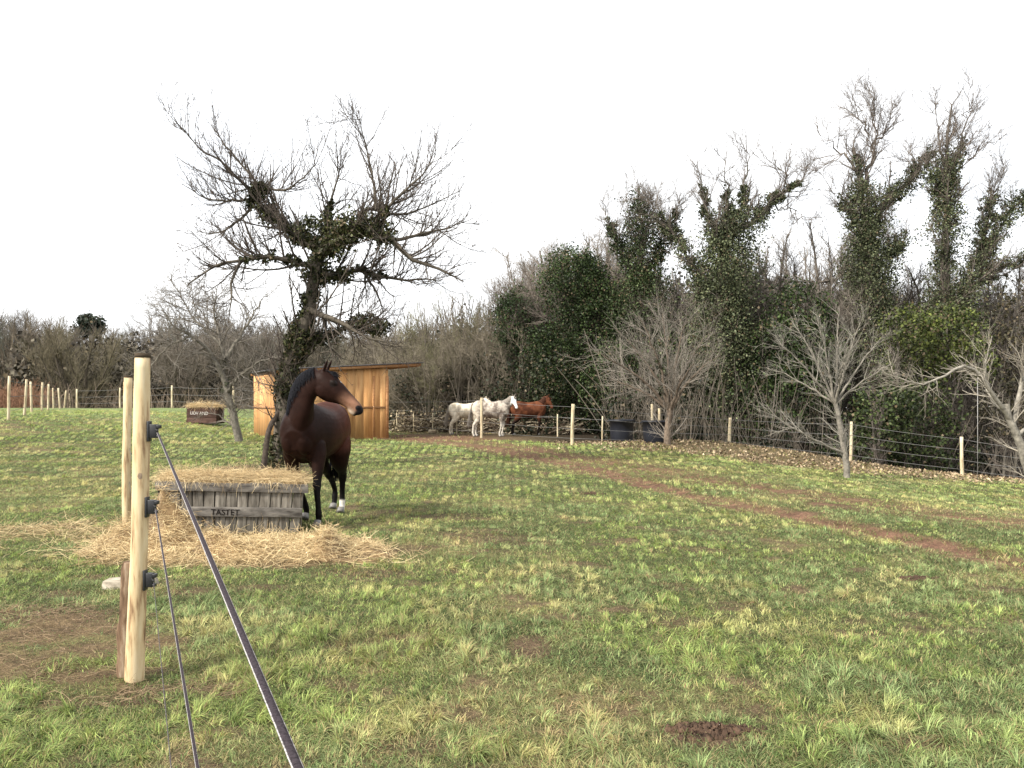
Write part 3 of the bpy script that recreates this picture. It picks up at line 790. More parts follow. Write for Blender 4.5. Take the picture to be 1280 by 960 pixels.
nf = empty('wooden_post_fence', (-2.14, 4.7, 0), 'pale peeled round posts with black clips and electric cords running down to the camera', 'fence')
x0, y0 = -2.155, 4.72
po, PP, RR = post(nf, x0, y0, 1.86, .050, M_postwood, leanx=.055, leany=.0, capm=M_cut, K=30, sides=22, rad_end=.86)
ins = []
for zc in (1.42, .99, .575):
    k = (zc + .25) / 2.11; cx = x0 + .055 * k
    p = np.array([cx + .044, y0 - .015, zc])
    insulator(po, p, 1); ins.append(p + np.array([.062, -.02, -.005]))
for (px_, y_, h_, r_, lx) in ((-4.80, 10.3, 1.88, .052, .02), (-7.17, 15.4, 1.95, .055, 0), (-9.75, 20.9, 1.5, .05, 0)):
    o, P_, R_ = post(nf, px_, y_, h_, r_, M_postwood, leanx=lx, capm=M_cut, K=20, sides=12)
# knots and bark patches left on the near post
kb = MB()
for (zc, an, w_, h_) in ((1.17, -1.25, .013, .022),):
    k = (zc + .25) / 2.11 * 29; r_ = np.interp(k, range(30), RR); c_ = np.array([np.interp(k, range(30), PP[:, 0]), np.interp(k, range(30), PP[:, 1]), zc])
    d_ = np.array([math.cos(an), math.sin(an), 0]); s_ = np.array([-math.sin(an), math.cos(an), 0])
    ring = [c_ + d_ * (r_ - .001) + s_ * w_ * math.cos(a) * rng.uniform(.7, 1.1) + np.array([0, 0, h_ * math.sin(a)]) for a in np.linspace(0, 2 * np.pi, 9)[:-1]]
    ctr = c_ + d_ * (r_ + .004)
    kb.add(np.array(ring + [ctr]), None, [[8, i, (i + 1) % 8] for i in range(8)])
kb.build('knot', M_barkslab, po, True)

def rope(pa, pb, r_a, r_b, n=160, flat=.55, name='electric_cord', sag=0.0, parent=nf):
    t = np.linspace(0, 1, n); P = pa[None] * (1 - t[:, None]) + pb[None] * t[:, None]; P[:, 2] -= sag * 4 * t * (1 - t)
    d = (pb - pa) / np.linalg.norm(pb - pa); side = np.cross(d, (0, 0, 1)); side /= np.linalg.norm(side); upv = np.cross(side, d)
    m = MB(); R = r_a + (r_b - r_a) * t
    m.tube(P, R * flat, 10, R2=R, side=side, c=(.035, .028, .032))
    for s, rr_ in ((1, .17), (-1, .10)):
        off = side[None] * (R * .93 * s)[:, None] + upv[None] * (R * .22)[:, None]
        tw = (R * .06)[:, None] * (np.sin(t * 900 * np.linalg.norm(pb - pa) / 4)[:, None] * upv[None])
        m.tube(P + off + tw, R * rr_, 6, c=(.33, .31, .30) if s > 0 else (.17, .16, .155))
    return m.build(name, M_rope, parent, True)
M_rope = vc_mat('woven electric cord', .85, .08, nscale=420, namt=.7)
def through(pa, px, py):
    """continue a taut cord from the clip through the point where it leaves the frame"""
    Yb = (CZ - pa[2]) * F / (py - HZ); return np.array([(px - 640) / F * Yb, Yb, pa[2]])
for k, (px, py, ra, rb) in enumerate(((372, 960, .0050, .0023), (247, 960, .0035, .0028), (214, 960, .0016, .0013))):
    e = through(ins[k], px, py); e2 = e + (e - ins[k]) / np.linalg.norm(e - ins[k]) * (1.0)
    Lm = np.linalg.norm(e2 - ins[k]); rb2 = rb
    rope(ins[k], e2, ra, rb2, n=int(Lm * 90))
# cords carrying on behind, post to post
for zc in (1.42, .99, .575):
    a = np.array([x0 + .04, y0 + .05, zc])
    for (bx, by) in ((-4.76, 10.3), (-7.13, 15.4), (-9.7, 20.9)):
        b = np.array([bx, by, zc + float(H(bx, by))]); m = MB(); m.tube([a, (a + b) / 2 - (0, 0, .02), b], .0022, 5); m.build('electric_cord', M_wiredark, nf, True); a = b
# rotten stake leaning against it
st = MB(); P = cr([(-2.245, 4.77, -.15), (-2.235, 4.77, .2), (-2.212, 4.765, .55), (-2.195, 4.76, .665)], 16)
st.tube(P, .040 + rng.normal(0, .004, 16), 9, R2=.028 + rng.normal(0, .002, 16), side=(0, 1, 0))
tag(st.build('rotten_stake', M_barkslab, None, False), 'short rotten bark-covered stake leaning on the nearest fence post', 'stake')
# pale flat stone behind
sb = MB(); c0 = np.array([-3.35, 7.2, float(H(-3.35, 7.2)) + .01]); a = np.linspace(0, 2 * np.pi, 13)[:-1]
rx = .20 * rng.uniform(.75, 1.15, 12); top = np.stack([c0[0] + rx * 1.15 * np.cos(a), c0[1] + rx * .8 * np.sin(a), np.full(12, c0[2] + .045) + .012 * np.cos(a)], 1); bot = top.copy(); bot[:, 2] -= .1; bot[:, :2] = c0[:2] + (bot[:, :2] - c0[:2]) * 1.15
ct = c0 + (0, 0, .06)
sb.add(np.vstack([bot, top, ct[None]]), [[i, (i + 1) % 12, 12 + (i + 1) % 12, 12 + i] for i in range(12)], [[24, 12 + i, 12 + (i + 1) % 12] for i in range(12)])
tag(sb.build('flat_stone', M_stone, None, False), 'pale flat stone in the grass behind the nearest post', 'stone')

# ------------------------------------------------------------------ text
def text_mesh(name, body, size, mat, parent, origin, ux, uz, thick=.002, sx=1.0):
    cu = bpy.data.curves.new('t', 'FONT'); cu.body = body; cu.size = size; cu.extrude = thick; cu.resolution_u = 3; cu.offset = size * .012
    o = bpy.data.objects.new('t', cu); COL.objects.link(o)
    dg = bpy.context.evaluated_depsgraph_get(); dg.update()
    me = bpy.data.meshes.new_from_object(o.evaluated_get(dg), depsgraph=dg)
    bpy.data.objects.remove(o)
    ux = np.array(ux, float); uz = np.array(uz, float); n = np.cross(ux, uz)
    n_ = len(me.vertices); co = np.zeros(n_ * 3, np.float32); me.vertices.foreach_get('co', co); co = co.reshape(-1, 3)
    co[:, 0] += size * .05 * (fbm(co[:, 0] * 3 / size, co[:, 1] * 3 / size, 3, 2) - .5) * 2; co[:, 1] += size * .07 * (fbm(co[:, 0] * 1.3 / size, co[:, 1] * 2 / size, 9, 2) - .5) * 2
    w = np.array(origin)[None] + co[:, :1] * sx * ux + co[:, 1:2] * uz + co[:, 2:3] * n
    w = w - np.array(parent_off(parent))
    me.vertices.foreach_set('co', w.astype(np.float32).ravel()); me.materials.clear(); me.materials.append(mat); me.update()
    ob = bpy.data.objects.new(name, me); link(ob, parent); return ob

# ------------------------------------------------------------------ feeding crates
def crate(label, L0, u, v, wid, dep, hgt, tilt, mat_p, mat_b, text, tmat, tsize, nplank, battens, ttop, toff, tint=(1, 1, 1), slant=.05, horizontal=False):
    """L0 = front lower corner on the left; u along the front, v away"""
    u = np.array([u[0], u[1], tilt], float); u /= np.linalg.norm(u); v = np.array([v[0], v[1], 0], float); v /= np.linalg.norm(v); w = np.cross(u, v); w /= np.linalg.norm(w)
    L0 = np.array(L0, float)
    root = empty('feeding_crate', L0, label, 'crate')
    def wall(o, a, length, b, inward):
        m = MB(); x = 0.0; wp = length / nplank
        for k in range(nplank):
            g = rng.uniform(.004, .014); cc = np.array(tint) * rng.uniform(.65, 1.25)
            hh = hgt * rng.uniform(.965, 1.0)
            f0 = 1 - 2 * slant / length
            o0 = o + a * (slant + x * f0); o1 = o + a * x + w * hh
            wa = (wp - g); th = b * .022
            vv = np.array([o0, o0 + a * wa * f0, o0 + a * wa * f0 + th, o0 + th, o1, o1 + a * wa, o1 + a * wa + th, o1 + th]) + rng.normal(0, .002, (8, 3))
            m.add(vv, [[0, 3, 2, 1], [4, 5, 6, 7], [0, 1, 5, 4], [1, 2, 6, 5], [2, 3, 7, 6], [3, 0, 4, 7]], c=cc)
            x += wp
        return m
    if not horizontal:
        wall(L0, u, wid, v, 1).build('front_panel', mat_p, root, bevel=.003)
    else:
        m = MB(); nh = 3
        for k in range(nh):
            m.box(L0 + w * (hgt / nh * k), u * wid, v * .022, w * (hgt / nh - .012), c=np.array(tint) * rng.uniform(.6, 1.3), jit=.003)
        m.build('front_panel', mat_p, root, bevel=.004)
    wall(L0 + v * dep, u, wid, -v, 1).build('back_panel', mat_p, root)
    np_ = nplank; nplank_s = max(3, int(nplank * dep / wid))
    for (o, dirn) in ((L0 + v * .03, u), (L0 + u * wid + v * .03, -u)):
        m = MB(); x = 0; wp = (dep - .06) / nplank_s
        for k in range(nplank_s):
            m.box(o + v * x + dirn * (slant * .5), v * (wp - .01), dirn * .022, w * hgt * rng.uniform(.96, 1), c=np.array(tint) * rng.uniform(.65, 1.2), jit=.002); x += wp
        m.build('end_panel', mat_p, root)
    for (z0, bh, ins0, ins1, cc) in battens:
        m = MB(); m.box(L0 + w * z0 - v * .028 + u * ins0, u * (wid - ins0 - ins1), v * .026, w * bh, c=np.array(tint) * cc, jit=.003)
        b = m.build('batten', mat_b, root, bevel=.003)
        m = MB(); m.box(L0 + w * z0 - v * .028 + u * ins0 + v * (dep + .032), u * (wid - ins0 - ins1), v * .026, w * bh, c=np.array(tint) * cc, jit=.003)
        m.build('batten', mat_b, root)
    if text:
        o = L0 + w * ttop + u * toff - v * (.0295 if not horizontal else .002)
        text_mesh('lettering', text, tsize, tmat, root, o, u, w, thick=.001, sx=.95)
    return root, u, v, w

uu = np.array([.97, .24]); Rf = np.array([-2.50, 9.93])
Lf = Rf - uu / np.linalg.norm(uu) * 1.66
zL = float(H(*Lf)) + .07
c_root, cu_, cv_, cw_ = crate('large weathered grey plank crate full of straw beside the dark brown horse', (Lf[0], Lf[1], zL), uu, (-.24, .97), 1.66, .72, .60, -.045, M_crate, M_cratebatten,
      'TASTET', M_paintdark, .098, 13, ((.485, .105, -.02, -.03, 1.0), (.20, .105, -.015, .03, 1.0)), .215, .60)
crate_origin = np.array([Lf[0], Lf[1], zL])

far_o = W(233, 530, 39); far_o[2] = float(H(far_o[0], 39.0)) - .02
f_root, fu, fv, fw = crate('small brown feeding crate topped with straw far off behind the slim bare orchard tree', far_o, (.985, -.15), (.15, .985), 1.5, .8, .78, -.02, M_cratedark, M_cratedark,
      'LIDV AND', M_paintwhite, .21, 9, ((.02, .10, 0, 0, 1.2),), .40, .18, tint=(1.0, .9, .9), horizontal=True)

# straw heaped in the crates and on the ground
def straw_on_crate(o, u, v, w, wid, dep, hgt, n, name, label, hump=.10, r=(.0011, .0022), L=(.10, .28), hang=.12):
    acc = Acc()
    # packed body
    nx, ny = 36, 16
    gx, gy = np.meshgrid(np.linspace(.01, .99, nx), np.linspace(.03, .97, ny))
    hh = hgt - .03 + hump * (fbm(gx * 5, gy * 3, 81, 3) * 1.3) * (np.sin(gx * np.pi) ** .3) * (np.sin(gy * np.pi) ** .5)
    P = o + (gx * wid)[..., None] * u + (gy * dep)[..., None] * v + hh[..., None] * w
    i = (np.arange(ny - 1)[:, None] * nx + np.arange(nx - 1)[None]).ravel()
    acc.add(P.reshape(-1, 3), np.stack([i, i + 1, i + nx + 1, i + nx], 1), np.tile([[.22, .15, .07]], (nx * ny, 1)))
    a = rng.random(n); b = rng.random(n) * .86 + .09
    hz = hgt - .02 + hump * (fbm(a * 5, b * 3, 81, 3) * 1.35) * (np.sin(a * np.pi) ** .3) * (np.sin(b * np.pi) ** .5) + rng.exponential(.02, n)
    P0 = o + (a * wid)[:, None] * u + (b * dep)[:, None] * v + hz[:, None] * w
    D = rng.normal(0, 1, (n, 3)); D[:, 2] = rng.normal(.05, .22, n)
    q = strands(P0 - D * .05, D, rng.uniform(*L, n), rng.uniform(*r, n), .7, 5, 3, straw_cols(n), .35); acc.add(*[q[0], q[1], q[2]])
    # stems spilling over the front
    m = int(n * hang); a = rng.random(m) ** 1.2
    P0 = o + (a * wid)[:, None] * u - v * .03 * rng.random((m, 1)) + w * (hgt + rng.uniform(-.01, .05, (m, 1)))
    D = -v[None] * rng.uniform(.3, 1, (m, 1)) + u[None] * rng.normal(0, .8, (m, 1)) + w[None] * .2
    q = strands(P0, D, rng.uniform(.05, .16, m) * (1 + 1.4 * (rng.random(m) < .12)), rng.uniform(*r, m), .4, 6, 3, straw_cols(m), 2.6); acc.add(*q)
    return tag(acc.build(name, M_straw), label, 'straw', kind='stuff')
straw_on_crate(crate_origin, cu_, cv_, cw_, 1.66, .72, .60, 7000, 'straw', 'loose golden straw heaped in the large grey crate', hump=.07, hang=.03)
straw_on_crate(far_o, fu, fv, fw, 1.5, .8, .78, 1800, 'straw', 'pale straw lying over the small far crate', hump=.10, r=(.003, .007), L=(.25, .5), hang=.12)

def ground_straw():
    acc = Acc()
    # sheet of packed straw following the mounds
    nx, ny = 130, 70
    gx, gy = np.meshgrid(np.linspace(-5.2, -1.0, nx), np.linspace(7.7, 10.1, ny))
    h = straw_height(gx, gy)
    z = H(gx, gy) + h - .012 + .02 * (fbm(gx * 9, gy * 9, 5, 2) - .5) * (h > .03)
    z = np.where(h < .025, H(gx, gy) - .05, z)
    i = (np.arange(ny - 1)[:, None] * nx + np.arange(nx - 1)[None]).ravel()
    nn = fbm(gx * 4, gy * 4, 17, 3).reshape(-1, 1)
    acc.add(np.stack([gx, gy, z], -1).reshape(-1, 3), np.stack([i, i + 1, i + nx + 1, i + nx], 1), np.array([[.20, .13, .06]]) * (.3 + 1.3 * nn))
    N = 75000
    x = rng.uniform(-8.2, -.4, N); y = rng.uniform(7.3, 11.6, N)
    s = masks(x, y)[2]; h = straw_height(x, y)
    dens = np.clip(np.maximum(s ** 1.6, np.minimum(1, h * 6)), 0, 1)
    k = rng.random(N) < dens; x, y, h = x[k], y[k], h[k]; n = len(x)
    az = rng.normal(0, 1.0, n) + 2.5 * fbm(x * 2, y * 2, 66, 2) + rng.integers(0, 2, n) * np.pi
    D = np.stack([np.cos(az), np.sin(az), rng.normal(.04, .30, n)], 1)
    P0 = np.stack([x, y, H(x, y) + h + rng.exponential(.02, n)], 1) - D * .1
    acc.add(*strands(P0, D, rng.uniform(.10, .34, n), rng.uniform(.0012, .0032, n), .9, 5, 3, straw_cols(n, (.30, .19, .085), (.92, .74, .43)), .2))
    tag(acc.build('straw', M_straw), 'trampled golden straw spread on the grass around the large crate', 'straw', kind='stuff')
    # a thinner scatter of dead stalks on the bare patch by the near post
    N = 9000; x = rng.uniform(-4.6, -1.4, N); y = rng.uniform(3.7, 6.6, N); s = masks(x, y)[0]
    k = rng.random(N) < s * .8; x, y = x[k], y[k]; n = len(x); az = rng.uniform(0, 6.28, n)
    D = np.stack([np.cos(az), np.sin(az), rng.normal(.03, .15, n)], 1)
    acc = Acc(); acc.add(*strands(np.stack([x, y, H(x, y) + .008 + rng.exponential(.006, n)], 1), D, rng.uniform(.04, .2, n), rng.uniform(.0009, .002, n), .7, 4, 3, straw_cols(n, (.10, .06, .035), (.42, .30, .18)), .2))
    tag(acc.build('dead_stalks', M_straw), 'dead brown stalks lying on the bare patch beside the nearest post', 'dead stalks', kind='stuff')
ground_straw()

# clods and dung
def clod(label, name, x, y, r, n, cat, mat):
    m = MB()
    for k in range(n):
        a = rng.uniform(0, 6.28); d = r * rng.random() ** .6 * (1 + .3 * math.sin(3 * a + 1) + .15 * math.sin(5 * a)); cx, cy = x + d * math.cos(a) * 1.5, y + d * math.sin(a) * .6
        s = r * (rng.uniform(.06, .22) if n > 100 else rng.uniform(.16, .28)); z = float(H(cx, cy)) + s * .1 + max(0, r - d) * .16
        P = [(cx, cy, z - s * .9), (cx, cy, z - s * .4), (cx + s * .1, cy, z + s * .2), (cx, cy, z + s * .7)]
        m.tube(P, [s * .7, s, s * .85, s * .25], 7, side=(math.cos(a), math.sin(a), 0))
    v = np.concatenate(m.v); v = v + rng.normal(0, r * .035, v.shape); m.v = [v]
    return tag(m.build(name, mat, None, False), label, cat)
clod('crumbly mound of dark earth in the nearest grass', 'molehill', .95, 3.98, .13, 210, 'molehill', M_dung)
clod('dark round heap of droppings in the grass near the red wheel rut', 'dung_heap', 3.62, 7.4, .10, 60, 'dung', M_dung)
clod('small dark dung heap in mid field beyond the horse', 'dung_heap', 1.36, 14.1, .12, 60, 'dung', M_dung)

# ------------------------------------------------------------------ the dark brown horse
def lerp3(a, b, t): return np.array(a)[None] * (1 - t[:, None]) + np.array(b)[None] * t[:, None]
def bay_main(co, hc, NP):
    n = len(co); x, y, z = co.T
    base = lerp3((.0155, .0070, .0052), (.062, .020, .012), sstep(.45, -.5, x) * sstep(.8, 1.0, z) * .9)
    nn = fbm(x * 6 + y * 3, z * 6 + y * 2, 8, 3)
    base = base * (.7 + .6 * nn)[:, None]
    # black points: lower legs
    k = sstep(.78, .55, z); base = base * (1 - k[:, None]) + np.array([[.007, .006, .006]]) * k[:, None]
    a, b, s = hc.T
    head = (a > -.05) & (a < .62) & (np.abs(s) < .13) & (b > -.22) & (b < .12) & (z > 1.35)
    # tan muzzle fading into brown, black nostril and lips
    t = sstep(.26, .46, a) * head * sstep(.08, .02, np.abs(b + .015) - .02)
    base = base * (1 - .9 * t[:, None]) + np.array([[.21, .11, .07]]) * .9 * t[:, None]
    t = sstep(.42, .50, a) * head * sstep(-.02, -.07, b) * .75; base = base * (1 - t[:, None]) + np.array([[.36, .29, .22]]) * t[:, None]
    t = sstep(.525, .555, a) * head; base = base * (1 - t[:, None]) + np.array([[.012, .011, .012]]) * t[:, None]
    d = np.hypot(a - .535, b - .012); t = sstep(.034, .022, d) * head; base = base * (1 - t[:, None]) + np.array([[.008, .007, .008]]) * t[:, None]
    d = np.hypot(a - .172, b - .03); t = sstep(.045, .028, d) * head; base = base * (1 - t[:, None]) + np.array([[.010, .007, .006]]) * t[:, None]
    d = np.hypot(np.hypot(a - .20, (b - .10) * .7), s * 1.3); t = sstep(.022, .012, d) * head * (b > .05); base = base * (1 - t[:, None]) + np.array([[.7, .66, .6]]) * t[:, None]
    # white sock, near hind
    t = sstep(.21, .17, z) * (x < -.4) * (y > 0); base = base * (1 - t[:, None]) + np.array([[.62, .58, .52]]) * t[:, None]
    t = sstep(.10, .07, z) * (x < -.4) * (y <= 0); base = base * (1 - t[:, None]) + np.array([[.5, .47, .42]]) * t[:, None]
    return base
# head turned to the horse's left
yaw_main = math.radians(-96)
main_pose = dict(
    neck=[(.42, .0, 1.18), (.62, .03, 1.40), (.74, .10, 1.62), (.79, .21, 1.765), (.77, .33, 1.835)],
    hk=1.12, nh=[.37, .28, .178, .135], nw=[.22, .165, .11, .09], crest=((-.8, 0, .6), (-.15, -.8, .6)),
    poll=(.78, .355, 1.865), hdir=(.04, .74, -.67), hside=(1, -.06, 0.0), ear=(0, .10, .45),
    legs=[foreleg(.50, .20, .66, .25, z0=.02), foreleg(.46, -.15, .06, -.12, z0=.02), hindleg(-.50, .16, -.72, .10), hindleg(-.56, -.15, -1.12, -.14)])
main = build_horse('horse', 'dark brown horse with a tan muzzle standing behind the large grey crate', (-2.60, 11.0, float(H(-2.6, 11.0)) - .01), yaw_main, 1.03, main_pose, bay_main, (.0075, .0075, .010), voxel=.0095)

# ------------------------------------------------------------------ the three horses by the wood
def side_legs(d=0):
    return [foreleg(.50, .15, .52 + d, .15), foreleg(.48, -.15, .44 - d, -.14), hindleg(-.50, .15, -.60 + d, .14), hindleg(-.52, -.15, -.68, -.14)]
def pose_side(neck, poll, hdir, hside, legs, ear=(0, 0, .2), **k):
    return dict(neck=neck, poll=poll, hdir=hdir, hside=hside, legs=legs, ear=ear, **k)

def grey_coat(co, hc, NP):
    x, y, z = co.T; nn = fbm(x * 5 + y, z * 5, 9, 4); n2 = fbm(x * 14, z * 14, 19, 3)
    base = lerp3((.15, .12, .10), (.42, .37, .31), sstep(.38, .62, .6 * nn + .4 * n2))
    t = sstep(.45, .75, x) * sstep(1.1, 1.4, z) * .6; base = base * (1 - t[:, None]) + np.array([[.38, .33, .28]]) * t[:, None]
    t = sstep(-.3, -.7, x) * .8; base = base * (1 - t[:, None]) + np.array([[.52, .46, .37]]) * t[:, None]
    t = sstep(.75, .5, z) * .8; base = base * (1 - t[:, None]) + np.array([[.50, .46, .40]]) * t[:, None]
    a, b, s = hc.T; head = (a > .0) & (a < .62) & (np.abs(s) < .13) & (b > -.22) & (b < .12) & (z > 1.2)
    t = head * 1.0; base = base * (1 - t[:, None]) + np.array([[.78, .76, .73]]) * t[:, None]
    return base
def cream_coat(co, hc, NP):
    x, y, z = co.T; nn = fbm(x * 5 + y, z * 5, 29, 4)
    base = lerp3((.50, .42, .31), (.72, .64, .50), sstep(.3, .6, nn))
    d = np.hypot(x + .28, (z - 1.32) * .7); t = sstep(.14, .05, d) * .6; base = base * (1 - t[:, None]) + np.array([[.2, .17, .14]]) * t[:, None]
    return base
def chestnut_coat(co, hc, NP):
    x, y, z = co.T; nn = fbm(x * 5 + y, z * 5, 39, 4)
    base = lerp3((.055, .020, .011), (.125, .046, .023), sstep(.3, .65, nn))
    t = sstep(.95, .55, z); base = base * (1 - t[:, None]) + np.array([[.012, .009, .008]]) * t[:, None]
    return base

wh = W(578, 545, 37.6)
build_horse('horse', 'cream white horse hindmost behind the rump of the dappled grey', (wh[0] + .1, 37.9, float(H(wh[0], 37.6))), math.radians(4), .95,
    pose_side([(.45, 0, 1.22), (.70, 0, 1.42), (.88, -.02, 1.60), (.98, -.03, 1.66)], (.98, -.03, 1.70), (.75, -.45, -.45), (.5, .86, 0), side_legs(.02)), cream_coat, (.35, .30, .24), group=None, voxel=.02)
gr = W(613, 545, 36.2)
build_horse('horse', 'dappled grey horse with a white face looking towards the field', (gr[0], 36.2, float(H(gr[0], 36.2))), math.radians(-6), 1.02,
    pose_side([(.45, 0, 1.20), (.72, 0, 1.40), (.90, 0, 1.58), (.98, -.02, 1.66)], (.98, -.04, 1.69), (.35, -.50, -.80), (.82, .57, 0), side_legs(0)), grey_coat, (.25, .22, .19), voxel=.018)
ch = W(660, 545, 37.4)
build_horse('horse', 'chestnut horse with black legs standing rightmost by the wood', (ch[0], 37.4, float(H(ch[0], 37.4))), math.radians(3), 1.0,
    pose_side([(.45, 0, 1.22), (.68, 0, 1.44), (.80, 0, 1.62), (.86, -.01, 1.72)], (.86, -.02, 1.74), (.45, -.15, -.88), (.3, .95, 0), side_legs(-.02)), chestnut_coat, (.05, .02, .012), voxel=.018)

# ------------------------------------------------------------------ field shelter
def shed():
    u = np.array([.882, .471, 0]); v = np.array([-.471, .882, 0]); up = np.array([0, 0, 1.])
    O = np.array([-9.26, 32.5, 0.0]); O[2] = float(H(-9.26, 32.5)) - .06
    Lw = 4.62; D = 4.5
    root = empty('field_shelter', O, 'orange timber field shelter with a sloping dark roof behind the ivy-clad tree', 'shelter')
    def top(a): return 2.69 + .06 * a        # wall top above O, rising along the front
    def boards(o, a, L, b, tf, n, name, skip=()):
        m = MB(); wp = L / n
        for k in range(n):
            h0 = tf(k * wp); h1 = tf((k + 1) * wp); oo = o + a * (k * wp + .003) + b * rng.uniform(0, .004); wv = a * (wp - .006); th = b * .025
            c = np.array((1, 1, 1.)) * rng.uniform(.82, 1.12) * (np.array([1, .93, .85]) if rng.random() < .2 else 1)
            vv = [oo, oo + wv, oo + wv + th, oo + th, oo + up * h0, oo + wv + up * h1, oo + wv + th + up * h1, oo + th + up * h0]
            m.add(vv, [[0, 3, 2, 1], [4, 5, 6, 7], [0, 1, 5, 4], [1, 2, 6, 5], [2, 3, 7, 6], [3, 0, 4, 7]], c=c)
        return m.build(name, M_shed, root)
    boards(O, u, Lw, v, top, 13, 'front_wall')
    boards(O + v * D, u, Lw, -v, top, 22, 'back_wall')
    boards(O + v * .03, v, D - .06, u, lambda a: 2.66, 20, 'side_wall')
    m = MB(); m.box(O + up * 1.27 - v * .030, u * Lw, v * .028, up * .085); m.build('batten', M_shedtrim, root)
    m = MB(); m.box(O + up * 1.27 - u * .030, v * D, u * .028, up * .085); m.build('batten', M_shedtrim, root)
    for (o, w_) in ((O - u * .005 - v * .006, .1), (O + u * (Lw - .11) - v * .034, .12), (O + u * 3.95 - v * .033, .07),):
        m = MB(); m.box(o, u * w_, v * .03, up * 2.62, c=(1.25, 1.2, 1.15)); m.build('cover_strip', M_shedtrim, root)
    # roof sheet and orange edge beam, overhanging the open end
    sl = np.array([u[0], u[1], .064]); 
    m = MB(); m.box(O + up * 2.80 - u * .12 - v * .22, sl * (Lw + 1.62), v * (D + .4), up * .045); m.build('roof', M_roof, root)
    m = MB(); m.box(O + up * 2.68 - u * .10 - v * .17, sl * (Lw + 1.5), v * .045, up * .115); m.box(O + up * 2.68 - u * .10 + v * (D + .1), sl * (Lw + 1.5), v * .045, up * .115); m.build('edge_beam', M_shedtrim, root)
    m = MB()
    for k in range(7): m.box(O + up * 2.66 + v * (.1 + k * .68) + sl * .05, sl * (Lw + 1.35), v * .06, up * .12)
    m.build('rafter', M_shedtrim, root)
    for a in (.02, 1.5, 3.0, D - .12):
        m = MB(); m.box(O + u * (Lw - .1) + v * max(a, .04), u * .1, v * .1, up * (top(Lw) - .02)); m.build('corner_post', M_shedtrim, root)
shed()

# ------------------------------------------------------------------ fences by the wood and at the left
def wire(parent, pts, r, mat, sag=.03, name='wire'):
    m = MB()
    for a, b in zip(pts[:-1], pts[1:]):
        a = np.array(a, float); b = np.array(b, float); t = np.linspace(0, 1, 7)[:, None]
        P = a * (1 - t) + b * t; P[:, 2] -= (sag * 4 * t * (1 - t))[:, 0]
        m.tube(P, r, 4)
    return m.build(name, mat, parent, True)
wf = empty('wooden_post_fence', (2.15, 29.3, 0), 'long wire fence on pale posts between the pasture and the wood', 'fence')
posts = []
for (px, py0, py1, Y, r) in ((602, 545, 497, 35.2, .06), (715, 556, 505, 29.3, .062), (911, 566, 522, 31, .06), (1063, 572, 527, 28.6, .055), (1203, 596, 546, 26.6, .055), (1302, 605, 560, 25.2, .05)):
    x = (px - 640) / F * Y; g = float(H(x, Y)); h = CZ - (py1 - HZ) / F * Y - g
    o, P, R = post(wf, x, Y, h, r, M_postfar, leanx=rng.uniform(-.04, .06), K=8, sides=8); posts.append((x, Y, g, h))
for fr in (.93, .66, .40, .16):
    pts = [(-6.2, 42.6, .1 + 1.5 * fr)] + [(x, Y - .06, g + h * fr) for (x, Y, g, h) in posts] + [(38, 19.0, -2.3 + 1.3 * fr)]
    wire(wf, pts, .0055, M_wiremid)
# inner fence of small stakes behind
sf = empty('stake_fence', (-3.5, 40, 0), 'low fence of thin white stakes in front of the cut brushwood', 'fence')
sp = []
for (px, Y) in ((496, 41.5), (517, 41), (541, 40), (571, 38.5), (697, 36), (753, 31.5)):
    x = (px - 640) / F * Y; g = float(H(x, Y)); post(sf, x, Y, .98, .032, M_postfar, K=5, sides=6, name='stake'); sp.append((x, Y, g))
wire(sf, [(x, Y, g + .85) for x, Y, g in sp], .005, M_wiremid)
# left fence
lf = empty('wooden_post_fence', (-19, 31, 1), 'row of crooked pale posts receding along the far left of the pasture', 'fence')
lp = []
for (px, top, bot) in ((10, 470, 520), (30, 474, 519), (40, 477, 516.5), (52, 478, 514.5), (60, 480, 512), (67, 485, 511.5), (75, 485, 512), (80, 488, 512), (88, 492, 513), (95, 499, 513)):
    Y = 1.5 * F / (bot - top); x = (px - 640) / F * Y; g = float(H(x, Y)); h = CZ - (top - HZ) / F * Y - g
    post(lf, x, Y, h, .042 + .0003 * Y, M_postfar, leanx=rng.uniform(-.12, .18), K=6, sides=7); lp.append((x, Y, g, h))
for fr in (.9, .55, .22): wire(lf, [(x, Y, g + h * fr) for x, Y, g, h in lp], .011, M_wiredark)
# far cross fence between the left row and the shelter
cf = empty('wooden_post_fence', (-26, 62, 0), 'far wire fence crossing behind the small crate', 'fence')
cp = []
for (px, Y) in ((96, 66), (150, 64), (215, 60), (292, 56), (345, 53)):
    x = (px - 640) / F * Y; g = float(H(x, Y)); post(cf, x, Y, 1.65, .07, M_postfar, K=5, sides=6); cp.append((x, Y, g))
for z in (1.5, 1.0, .5): wire(cf, [(x, Y, g + z) for x, Y, g in cp], .009, M_wiremid)

